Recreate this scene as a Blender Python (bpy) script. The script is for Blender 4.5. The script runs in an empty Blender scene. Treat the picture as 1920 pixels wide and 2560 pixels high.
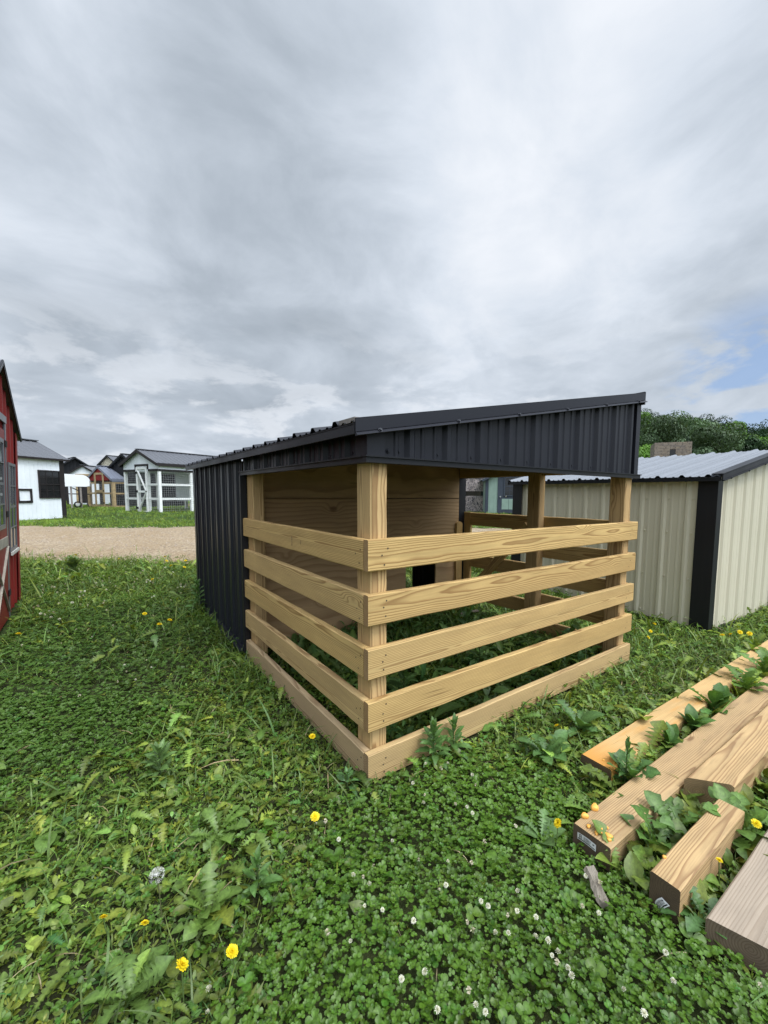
import bpy, math, random
import numpy as np
from mathutils import Vector, Matrix

S = bpy.context.scene
COL = S.collection
rng = np.random.default_rng(7)
random.seed(7)

# ------------------------------------------------------------------ camera
CAM = np.array([-0.9456, -1.5526, 1.3251])
YAW, PITCH, ROLL = 0.64907, -0.09008, 0.00810
F_PX = 1053.8
_f = np.array([math.sin(YAW)*math.cos(PITCH), math.cos(YAW)*math.cos(PITCH), math.sin(PITCH)])
_r = np.array([math.cos(YAW), -math.sin(YAW), 0.0])
_u = np.cross(_r, _f)
_r2 = _r*math.cos(ROLL)+_u*math.sin(ROLL)
_u2 = _u*math.cos(ROLL)-_r*math.sin(ROLL)
cd = bpy.data.cameras.new("camera")
cam = bpy.data.objects.new("camera", cd)
COL.objects.link(cam)
cam.matrix_world = Matrix(((_r2[0], _u2[0], -_f[0], CAM[0]), (_r2[1], _u2[1], -_f[1], CAM[1]),
                           (_r2[2], _u2[2], -_f[2], CAM[2]), (0, 0, 0, 1)))
cd.sensor_fit = 'VERTICAL'
cd.sensor_height = 36.0
cd.lens = F_PX/2560*36.0
cd.shift_x = -67.5/2560
cd.shift_y = 49.46/2560
cd.clip_start = 0.05
cd.clip_end = 2000
S.camera = cam

# ------------------------------------------------------------------ sun, view
SUN_AZ, SUN_EL = math.radians(-78), math.radians(58)
SUN_DIR = Vector((math.cos(SUN_AZ)*math.cos(SUN_EL), math.sin(SUN_AZ)*math.cos(SUN_EL), math.sin(SUN_EL)))
sl = bpy.data.lights.new("sun", 'SUN')
sl.energy = 1.5
sl.angle = math.radians(14)
sl.color = (1.0, 0.955, 0.88)
sun = bpy.data.objects.new("sun", sl)
COL.objects.link(sun)
sun.rotation_euler = SUN_DIR.to_track_quat('Z', 'Y').to_euler()

S.view_settings.view_transform = 'Standard'
S.view_settings.look = 'None'
S.view_settings.exposure = 0.0
S.view_settings.gamma = 1.0
S.view_settings.use_curve_mapping = False
S.render.engine = 'CYCLES'
S.cycles.max_bounces = 6
S.cycles.diffuse_bounces = 3
S.cycles.glossy_bounces = 3
S.cycles.transmission_bounces = 4
S.cycles.use_denoising = True


# ------------------------------------------------------------------ node helpers
class NT:
    def __init__(self, tree):
        self.t = tree
        self.n = tree.nodes
        self.l = tree.links

    def add(self, kind, **kw):
        nd = self.n.new(kind)
        for k, v in kw.items():
            setattr(nd, k, v)
        return nd

    def put(self, sock, v):
        if hasattr(v, 'is_linked'):
            self.l.new(v, sock)
        else:
            sock.default_value = v

    def math(self, op, a, b=0.0, c=0.0, clamp=False):
        nd = self.add('ShaderNodeMath', operation=op, use_clamp=clamp)
        self.put(nd.inputs[0], a)
        self.put(nd.inputs[1], b)
        self.put(nd.inputs[2], c)
        return nd.outputs[0]

    def vmath(self, op, a, b=None, scale=None):
        nd = self.add('ShaderNodeVectorMath', operation=op)
        self.put(nd.inputs[0], a)
        if b is not None:
            self.put(nd.inputs[1], b)
        if scale is not None:
            self.put(nd.inputs[3], scale)
        return nd.outputs[1] if op in ('DOT_PRODUCT', 'LENGTH', 'DISTANCE') else nd.outputs[0]

    def mix(self, fac, a, b, blend='MIX'):
        nd = self.add('ShaderNodeMix', data_type='RGBA', blend_type=blend, clamp_factor=True)
        self.put(nd.inputs[0], fac)
        self.put(nd.inputs[6], a if hasattr(a, 'is_linked') else c4(a))
        self.put(nd.inputs[7], b if hasattr(b, 'is_linked') else c4(b))
        return nd.outputs[2]

    def noise(self, vec, scale, detail=3.0, rough=0.5, dist=0.0, dims='3D'):
        nd = self.add('ShaderNodeTexNoise', noise_dimensions=dims)
        if vec is not None:
            self.put(nd.inputs['Vector'], vec)
        nd.inputs['Scale'].default_value = scale
        nd.inputs['Detail'].default_value = detail
        nd.inputs['Roughness'].default_value = rough
        nd.inputs['Distortion'].default_value = dist
        return nd.outputs[0]

    def ramp(self, fac, stops, interp='LINEAR'):
        nd = self.add('ShaderNodeValToRGB')
        nd.color_ramp.interpolation = interp
        el = nd.color_ramp.elements
        while len(el) < len(stops):
            el.new(0.5)
        for e, (p, c) in zip(el, stops):
            e.position = p
            e.color = c4(c) if hasattr(c, '__len__') else (c, c, c, 1)
        self.put(nd.inputs[0], fac)
        return nd.outputs[0]

    def maprange(self, v, a, b, c=0.0, d=1.0, smooth=False):
        nd = self.add('ShaderNodeMapRange', clamp=True)
        if smooth:
            nd.interpolation_type = 'SMOOTHSTEP'
        self.put(nd.inputs[0], v)
        for i, x in enumerate((a, b, c, d)):
            self.put(nd.inputs[i+1], x)
        return nd.outputs[0]


def c4(c):
    c = tuple(c)
    return c if len(c) == 4 else c+(1.0,)


SKY_SEED = 3.7
# ------------------------------------------------------------------ world: broken overcast
w = bpy.data.worlds.new("World")
S.world = w
w.use_nodes = True
T = NT(w.node_tree)
T.n.clear()
tc = T.add('ShaderNodeTexCoord')
d = tc.outputs['Generated']
nrm = T.vmath('NORMALIZE', d)
sx = T.add('ShaderNodeSeparateXYZ')
T.put(sx.inputs[0], nrm)
dz = T.math('MAXIMUM', sx.outputs[2], 0.0)
den = T.math('ADD', dz, 0.22)
px_ = T.math('DIVIDE', sx.outputs[0], den)
py_ = T.math('DIVIDE', sx.outputs[1], den)
# cloud streets run away from the camera towards azimuth ~50 degrees
ca, sa = math.cos(math.radians(52)), math.sin(math.radians(52))
along = T.math('ADD', T.math('MULTIPLY', px_, ca), T.math('MULTIPLY', py_, sa))
across = T.math('SUBTRACT', T.math('MULTIPLY', py_, ca), T.math('MULTIPLY', px_, sa))
cv = T.add('ShaderNodeCombineXYZ')
T.put(cv.inputs[0], T.math('MULTIPLY', along, 0.95))
T.put(cv.inputs[1], across)
cv.inputs[2].default_value = SKY_SEED
big = T.noise(cv.outputs[0], 0.85, 2.0, 0.5, 0.4)
fbm = T.noise(cv.outputs[0], 2.7, 9.0, 0.57, 0.4)
low_v = T.vmath('MULTIPLY', nrm, (1.0, 1.0, 2.1))
lowp = T.noise(low_v, 3.6, 8.0, 0.54, 0.2)
mixn = T.math('ADD', T.math('ADD', T.math('MULTIPLY', big, 0.34), T.math('MULTIPLY', fbm, 0.44)), T.math('MULTIPLY', lowp, 0.22))
mixn = T.math('ADD', T.math('MULTIPLY', T.math('SUBTRACT', mixn, 0.5), 1.45), 0.53)


def sky_dir(az, el):
    az, el = math.radians(az), math.radians(el)
    return (math.cos(az)*math.cos(el), math.sin(az)*math.cos(el), math.sin(el))


def area(az, el, inner, outer):
    """soft patch of sky: 1 within `inner` degrees of the direction, 0 beyond `outer`"""
    return T.maprange(T.vmath('DOT_PRODUCT', nrm, sky_dir(az, el)), math.cos(math.radians(outer)), math.cos(math.radians(inner)), 0.0, 1.0, True)


for (az, el, r0, r1, amt) in ((44, 40, 3, 26, 0.13), (36, 22, 2, 20, 0.12), (12, 48, 5, 32, 0.10), (72, 24, 4, 22, -0.09), (58, 27, 2, 14, -0.06), (88, 50, 5, 30, -0.04), (18, 30, 2, 16, -0.05), (50, 13, 1, 12, 0.08)):
    mixn = T.math('ADD', mixn, T.math('MULTIPLY', area(az, el, r0, r1), amt))
cloud = T.ramp(mixn, [(0.20, (0.365, 0.42, 0.485)), (0.38, (0.455, 0.515, 0.59)), (0.52, (0.575, 0.64, 0.725)),
                      (0.66, (0.715, 0.78, 0.87)), (0.85, (0.88, 0.92, 0.985))])
# broken cumulus line towards the horizon
pv_ = T.vmath('MULTIPLY', nrm, (1.0, 1.0, 2.7))
fin2 = T.noise(pv_, 5.2, 10.0, 0.58, 0.2)
fin = fin2
puff = T.math('MULTIPLY', T.maprange(fin2, 0.490, 0.585, 0.0, 1.0, True), T.maprange(sx.outputs[2], 0.10, 0.40, 1.0, 0.0, True))
slate = T.math('MULTIPLY', T.maprange(fin2, 0.515, 0.43, 0.0, 1.0, True), T.maprange(sx.outputs[2], 0.08, 0.44, 1.0, 0.0, True))
cloud = T.mix(T.math('MULTIPLY', slate, 0.42), cloud, (0.47, 0.535, 0.615))
cloud = T.mix(T.math('MULTIPLY', puff, 0.66), cloud, (0.86, 0.90, 0.96))
sky = T.add('ShaderNodeTexSky', sky_type='NISHITA')
sky.sun_disc = False
sky.sun_elevation = SUN_EL
sky.sun_rotation = math.radians(90)-SUN_AZ
skyc = T.mix(1.0, sky.outputs[0], (0.10, 0.10, 0.10), 'MULTIPLY')
# open blue hole low above the wooded hill
hole = T.maprange(T.vmath('DOT_PRODUCT', nrm, Vector((math.cos(math.radians(14))*math.cos(math.radians(11)), math.sin(math.radians(14))*math.cos(math.radians(11)), math.sin(math.radians(11))))), 0.984, 0.999, 0.0, 1.0, True)
hn = T.maprange(fin, 0.40, 0.53, 0.0, 1.0, True)
blue = T.mix(0.60, skyc, (0.40, 0.58, 0.92))
cloud = T.mix(T.math('MULTIPLY', T.math('MULTIPLY', hole, hn), 0.9), cloud, blue)
# bright sky lobe around the out-of-view sun, added to strengthen the scene light
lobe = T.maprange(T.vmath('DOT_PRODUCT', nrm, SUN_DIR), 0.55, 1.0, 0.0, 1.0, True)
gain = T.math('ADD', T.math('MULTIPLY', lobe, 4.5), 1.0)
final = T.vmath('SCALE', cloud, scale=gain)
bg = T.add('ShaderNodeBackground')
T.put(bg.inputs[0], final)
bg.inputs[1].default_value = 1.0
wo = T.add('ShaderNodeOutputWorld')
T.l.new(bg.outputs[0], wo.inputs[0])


# ------------------------------------------------------------------ materials
def new_mat(name):
    m = bpy.data.materials.new(name)
    m.use_nodes = True
    t = NT(m.node_tree)
    b = t.n.get('Principled BSDF')
    return m, t, b


def wood_mat(name, light, dark, grey=0.0, ring=0.0072, knot=1.0, stain=None, contrast=0.88, rough=0.72, dirt=0.0):
    m, t, b = new_mat(name)
    wp = t.add('ShaderNodeAttribute', attribute_name='wp').outputs['Vector']
    tone = t.add('ShaderNodeAttribute', attribute_name='tone').outputs['Fac']
    s = t.add('ShaderNodeSeparateXYZ')
    t.put(s.inputs[0], wp)
    u_, v_, w_ = s.outputs
    lowv = t.vmath('MULTIPLY', wp, (1.3, 5.0, 5.0))
    low = t.math('SUBTRACT', t.noise(lowv, 1.0, 2.0), 0.5)
    # knots
    kv = t.vmath('MULTIPLY', wp, (1.9, 6.5, 6.5))
    vo = t.add('ShaderNodeTexVoronoi', feature='F1')
    t.put(vo.inputs['Vector'], kv)
    vo.inputs['Scale'].default_value = 1.0
    kd = vo.outputs['Distance']
    krand = t.add('ShaderNodeSeparateColor')
    t.put(krand.inputs[0], vo.outputs['Color'])
    kon = t.math('GREATER_THAN', krand.outputs[0], 0.36)
    bump_r = t.math('MULTIPLY', t.math('MULTIPLY', t.maprange(kd, 0.0, 0.27, 1.0, 0.0, True), kon), 0.026*knot)
    rr = t.math('SQRT', t.math('ADD', t.math('MULTIPLY', v_, v_), t.math('MULTIPLY', w_, w_)))
    rr = t.math('ADD', t.math('ADD', rr, t.math('MULTIPLY', low, 0.034)), bump_r)
    warp = t.math('MULTIPLY', t.math('SUBTRACT', t.noise(t.vmath('MULTIPLY', wp, (4.0, 22.0, 22.0)), 1.0, 2.0), 0.5), 0.006)
    ph = t.math('FRACT', t.math('DIVIDE', t.math('ADD', rr, warp), ring))
    late = t.ramp(ph, [(0.0, 0.15), (0.12, 0.0), (0.5, 0.12), (0.80, 0.85), (0.93, 1.0), (1.0, 0.15)])
    fiber = t.noise(t.vmath('MULTIPLY', wp, (7.0, 420.0, 420.0)), 1.0, 2.0, 0.6)
    blot = t.noise(t.vmath('MULTIPLY', wp, (2.2, 9.0, 9.0)), 1.0, 4.0, 0.55)
    lt = t.mix(t.maprange(blot, 0.3, 0.7, 0.0, 1.0), tuple(c*0.86 for c in light), tuple(min(1, c*1.12) for c in light))
    col = t.mix(t.math('MULTIPLY', late, contrast), lt, dark)
    col = t.mix(t.maprange(fiber, 0.25, 0.8, 0.0, 0.36), col, dark)
    streak = t.noise(t.vmath('MULTIPLY', wp, (0.9, 26.0, 26.0)), 1.0, 3.0, 0.6)
    col = t.mix(t.maprange(streak, 0.48, 0.78, 0.0, 0.55), col, tuple(c*0.55 for c in light))
    # tone < 0.5 darker/redder, > 0.5 greyer
    col = t.mix(t.maprange(tone, 0.5, 1.0, 0.0, 0.75), col, t.mix(late, (0.40, 0.315, 0.235), (0.25, 0.175, 0.115)))
    col = t.mix(t.maprange(tone, 0.0, 0.5, 0.55, 0.0), col, (0.235, 0.125, 0.055))
    kn = t.math('MULTIPLY', t.maprange(kd, 0.055, 0.11, 1.0, 0.0, True), kon)
    col = t.mix(t.math('MULTIPLY', kn, 0.75*knot), col, (0.14, 0.07, 0.03))
    nail = t.add('ShaderNodeTexVoronoi', feature='F1')
    t.put(nail.inputs['Vector'], t.vmath('MULTIPLY', wp, (9.0, 24.0, 24.0)))
    nsep = t.add('ShaderNodeSeparateColor')
    t.put(nsep.inputs[0], nail.outputs['Color'])
    fleck = t.math('MULTIPLY', t.math('LESS_THAN', nail.outputs['Distance'], 0.09), t.math('GREATER_THAN', nsep.outputs[1], 0.72))
    col = t.mix(t.math('MULTIPLY', fleck, 0.6), col, (0.09, 0.05, 0.03))
    crk = t.noise(t.vmath('MULTIPLY', wp, (2.6, 130.0, 130.0)), 1.0, 1.0, 0.4)
    col = t.mix(t.maprange(crk, 0.74, 0.80, 0.0, 0.55), col, tuple(c*0.35 for c in dark))
    if grey:
        col = t.mix(grey, col, (0.37, 0.32, 0.25))
    if stain:
        sn = t.noise(t.vmath('MULTIPLY', wp, (3.0, 14.0, 14.0)), 1.0, 4.0)
        near = t.maprange(t.math('ADD', u_, t.math('MULTIPLY', sn, 0.25)), stain[0], stain[1], 1.0, 0.0, True)
        sp = t.math('MAXIMUM', near, t.maprange(sn, 0.60, 0.72, 0.0, 0.6))
        col = t.mix(t.math('MULTIPLY', sp, 0.8), col, stain[2])
    if dirt:
        dn = t.noise(t.vmath('MULTIPLY', wp, (6.0, 30.0, 30.0)), 1.0, 4.0)
        col = t.mix(t.math('MULTIPLY', t.maprange(dn, 0.45, 0.75), dirt), col, (0.08, 0.06, 0.045))
    t.put(b.inputs['Base Color'], col)
    b.inputs['Roughness'].default_value = rough
    b.inputs['Specular IOR Level'].default_value = 0.25
    bp = t.add('ShaderNodeBump')
    bp.inputs['Strength'].default_value = 0.25
    bp.inputs['Distance'].default_value = 0.002
    t.put(bp.inputs['Height'], t.math('ADD', t.math('MULTIPLY', late, -0.6), fiber))
    t.put(b.inputs['Normal'], bp.outputs[0])
    return m


def metal_mat(name, col, rough=0.4, dust=0.12, dustcol=(0.16, 0.15, 0.13), spec=0.5, wear=0.0):
    m, t, b = new_mat(name)
    geo = t.add('ShaderNodeNewGeometry').outputs['Position']
    n1 = t.noise(geo, 2.3, 5.0, 0.6)
    n2 = t.noise(t.vmath('MULTIPLY', geo, (30.0, 30.0, 3.0)), 1.0, 3.0)
    k = t.math('MULTIPLY', t.math('ADD', t.math('MULTIPLY', n1, 0.6), t.math('MULTIPLY', n2, 0.4)), dust*2)
    sp = t.add('ShaderNodeSeparateXYZ')
    t.put(sp.inputs[0], geo)
    runs = t.noise(t.vmath('MULTIPLY', geo, (22.0, 22.0, 0.9)), 1.0, 4.0, 0.6)
    k = t.math('ADD', k, t.maprange(runs, 0.52, 0.8, 0.0, dust*2.0), clamp=True)
    t.put(b.inputs['Base Color'], t.mix(k, col, dustcol))
    t.put(b.inputs['Roughness'], t.maprange(n1, 0.3, 0.7, rough*0.85, min(1.0, rough*1.25)))
    b.inputs['Specular IOR Level'].default_value = spec
    bp = t.add('ShaderNodeBump')
    bp.inputs['Strength'].default_value = 0.05
    bp.inputs['Distance'].default_value = 0.004
    t.put(bp.inputs['Height'], t.noise(geo, 9.0, 2.0))
    t.put(b.inputs['Normal'], bp.outputs[0])
    return m


def flat_mat(name, col, rough=0.6, var=0.15, scale=6.0, spec=0.3):
    m, t, b = new_mat(name)
    geo = t.add('ShaderNodeNewGeometry').outputs['Position']
    n1 = t.noise(geo, scale, 4.0, 0.6)
    t.put(b.inputs['Base Color'], t.mix(t.maprange(n1, 0.3, 0.7), tuple(c*(1-var) for c in col), tuple(min(1, c*(1+var)) for c in col)))
    b.inputs['Roughness'].default_value = rough
    b.inputs['Specular IOR Level'].default_value = spec
    return m


def glass_mat(name):
    m, t, b = new_mat(name)
    b.inputs['Base Color'].default_value = (0.012, 0.013, 0.014, 1)
    b.inputs['Roughness'].default_value = 0.06
    b.inputs['Specular IOR Level'].default_value = 0.8
    return m


def leaf_mat(name, rough=0.5, trans=0.3, gloss=0.06, tex=95.0):
    m = bpy.data.materials.new(name)
    m.use_nodes = True
    t = NT(m.node_tree)
    t.n.clear()
    col = t.add('ShaderNodeAttribute', attribute_name='col').outputs['Color']
    gp = t.add('ShaderNodeNewGeometry').outputs['Position']
    col = t.mix(1.0, col, t.ramp(t.noise(gp, tex, 3.0, 0.65), [(0.25, 0.62), (0.75, 1.36)]), 'MULTIPLY')
    dif = t.add('ShaderNodeBsdfDiffuse')
    t.put(dif.inputs[0], col)
    tr = t.add('ShaderNodeBsdfTranslucent')
    t.put(tr.inputs[0], t.mix(1.0, col, (1.25, 1.15, 0.55), 'MULTIPLY'))
    mx = t.add('ShaderNodeMixShader')
    mx.inputs[0].default_value = trans
    t.l.new(dif.outputs[0], mx.inputs[1])
    t.l.new(tr.outputs[0], mx.inputs[2])
    gl = t.add('ShaderNodeBsdfGlossy')
    gl.inputs['Roughness'].default_value = rough
    gl.inputs[0].default_value = (0.95, 0.95, 0.85, 1)
    m2 = t.add('ShaderNodeMixShader')
    m2.inputs[0].default_value = gloss
    t.l.new(mx.outputs[0], m2.inputs[1])
    t.l.new(gl.outputs[0], m2.inputs[2])
    o = t.add('ShaderNodeOutputMaterial')
    t.l.new(m2.outputs[0], o.inputs[0])
    return m


PINE_L, PINE_D = (0.665, 0.462, 0.190), (0.27, 0.145, 0.05)
M = {}
M['pine'] = wood_mat('treated_pine', PINE_L, PINE_D)
M['pine_end'] = wood_mat('pine_end_grain', (0.40, 0.255, 0.12), (0.19, 0.105, 0.05), contrast=0.8, knot=0.0)
M['post'] = wood_mat('post_pine', (0.66, 0.455, 0.215), (0.255, 0.145, 0.06), ring=0.0075, contrast=0.9, knot=0.8)
M['ply'] = wood_mat('plywood', (0.50, 0.335, 0.175), (0.22, 0.125, 0.06), ring=0.013, contrast=0.6, knot=0.9)
M['beam'] = wood_mat('timber_tan', (0.60, 0.415, 0.205), (0.27, 0.15, 0.07), contrast=0.85, dirt=0.25)
M['beam_grey'] = wood_mat('timber_grey', (0.45, 0.36, 0.275), (0.25, 0.185, 0.13), grey=0.25, contrast=0.7, dirt=0.2)
M['beam_orange'] = wood_mat('timber_stained', (0.66, 0.445, 0.20), (0.40, 0.22, 0.08), contrast=0.35, stain=(0.10, 0.42, (0.62, 0.27, 0.045)))
M['endgrain_tan'] = wood_mat('end_grain_tan', (0.27, 0.19, 0.095), (0.12, 0.08, 0.04), contrast=0.7, dirt=0.3, knot=0.0)
M['endgrain'] = wood_mat('end_grain', (0.135, 0.095, 0.06), (0.065, 0.045, 0.03), contrast=0.5, dirt=0.4, knot=0.0)
M['black'] = metal_mat('black_painted_steel', (0.012, 0.013, 0.019), 0.38, 0.02, (0.05, 0.05, 0.05), 0.30)
M['blacktrim'] = metal_mat('black_trim', (0.009, 0.010, 0.013), 0.42, 0.03, (0.06, 0.055, 0.05), 0.3)
M['beige'] = metal_mat('tan_painted_steel', (0.585, 0.54, 0.41), 0.45, 0.025, (0.45, 0.40, 0.31))
M['galv'] = metal_mat('grey_roof_steel', (0.185, 0.20, 0.225), 0.5, 0.06, (0.35, 0.35, 0.35))
M['charcoal'] = metal_mat('charcoal_roof_steel', (0.11, 0.115, 0.13), 0.38, 0.08, (0.22, 0.22, 0.22))
M['bluegrey'] = metal_mat('bluegrey_roof_steel', (0.16, 0.175, 0.22), 0.34, 0.06, (0.25, 0.25, 0.25))
M['red'] = metal_mat('barn_red_steel', (0.225, 0.021, 0.019), 0.5, 0.05, (0.16, 0.07, 0.055), 0.22)
M['white'] = flat_mat('white_siding_paint', (0.80, 0.835, 0.86), 0.55, 0.05, 3.0)
M['whitepost'] = flat_mat('white_painted_wood', (0.83, 0.835, 0.81), 0.6, 0.08, 8.0)
M['tarp'] = flat_mat('white_cover', (0.82, 0.82, 0.83), 0.5, 0.03, 2.0)
M['trim_dark'] = flat_mat('dark_brown_trim', (0.022, 0.018, 0.018), 0.55, 0.2, 8.0)
M['paletrim'] = flat_mat('pale_trim', (0.60, 0.585, 0.54), 0.6, 0.15, 9.0)
M['brace_pale'] = flat_mat('pale_brace', (0.36, 0.33, 0.27), 0.7, 0.25, 9.0)
M['sage'] = flat_mat('sage_siding', (0.24, 0.33, 0.275), 0.6, 0.08, 4.0)
M['greytrim'] = flat_mat('blue_grey_trim', (0.045, 0.055, 0.075), 0.55, 0.15, 5.0)
M['glass'] = glass_mat('window_glass')
M['rubber'] = flat_mat('black_rubber', (0.015, 0.015, 0.015), 0.8, 0.2, 20.0)
M['steel'] = flat_mat('bare_steel', (0.45, 0.45, 0.45), 0.35, 0.1, 20.0, 0.6)
M['coopwood'] = flat_mat('coop_lumber', (0.38, 0.28, 0.155), 0.7, 0.25, 7.0)
M['greywood'] = flat_mat('weathered_lumber', (0.25, 0.22, 0.20), 0.8, 0.25, 12.0)
M['leaf'] = leaf_mat('leaf_green', rough=0.45, trans=0.3, gloss=0.035)
M['tree'] = leaf_mat('tree_foliage', trans=0.2, gloss=0.02, tex=0.8)
M['petal'] = leaf_mat('petal', trans=0.2, gloss=0.02)
M['bark'] = flat_mat('bark', (0.10, 0.08, 0.06), 0.9, 0.3, 3.0)
M['fungus'] = flat_mat('orange_fungus', (0.83, 0.42, 0.085), 0.5, 0.14, 60.0, 0.35)
M['paper'] = flat_mat('tag_paper', (0.72, 0.73, 0.72), 0.6, 0.05, 40.0)
M['ink'] = flat_mat('tag_ink', (0.02, 0.02, 0.025), 0.6, 0.1, 40.0)


def camo_mat():
    m, t, b = new_mat('camouflage_print')
    g = t.add('ShaderNodeTexCoord').outputs['Object']
    n1 = t.noise(t.vmath('MULTIPLY', g, (6.5, 6.5, 2.2)), 1.0, 2.0, 0.6, 1.8)
    n2 = t.noise(t.vmath('MULTIPLY', g, (17.0, 17.0, 7.0)), 1.0, 2.0, 0.6, 2.2)
    c = t.ramp(n1, [(0.30, (0.42, 0.35, 0.32)), (0.44, (0.05, 0.045, 0.055)), (0.50, (0.46, 0.39, 0.37)), (0.58, (0.10, 0.085, 0.09))], 'CONSTANT')
    c = t.mix(t.math('GREATER_THAN', n2, 0.60), c, (0.03, 0.027, 0.035))
    t.put(b.inputs['Base Color'], c)
    b.inputs['Roughness'].default_value = 0.8
    return m


def stone_mat():
    m, t, b = new_mat('stacked_stone')
    g = t.add('ShaderNodeTexCoord').outputs['Object']
    sp = t.add('ShaderNodeSeparateXYZ')
    t.put(sp.inputs[0], g)
    cc = t.add('ShaderNodeCombineXYZ')
    t.put(cc.inputs[0], t.math('ADD', sp.outputs[0], sp.outputs[1]))
    t.put(cc.inputs[1], sp.outputs[2])
    br = t.add('ShaderNodeTexBrick', offset=0.37, squash=0.7, squash_frequency=3)
    t.put(br.inputs['Vector'], cc.outputs[0])
    br.inputs['Color1'].default_value = (0.30, 0.225, 0.16, 1)
    br.inputs['Color2'].default_value = (0.20, 0.16, 0.145, 1)
    br.inputs['Mortar'].default_value = (0.05, 0.042, 0.04, 1)
    br.inputs['Scale'].default_value = 1.0
    br.inputs['Mortar Size'].default_value = 0.014
    br.inputs['Brick Width'].default_value = 0.34
    br.inputs['Row Height'].default_value = 0.085
    n = t.noise(g, 9.0, 4.0)
    t.put(b.inputs['Base Color'], t.mix(t.maprange(n, 0.3, 0.75, 0.0, 0.7), br.outputs[0], (0.38, 0.31, 0.25)))
    b.inputs['Roughness'].default_value = 0.85
    return m


M['camo'] = camo_mat()
M['stone'] = stone_mat()


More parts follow.
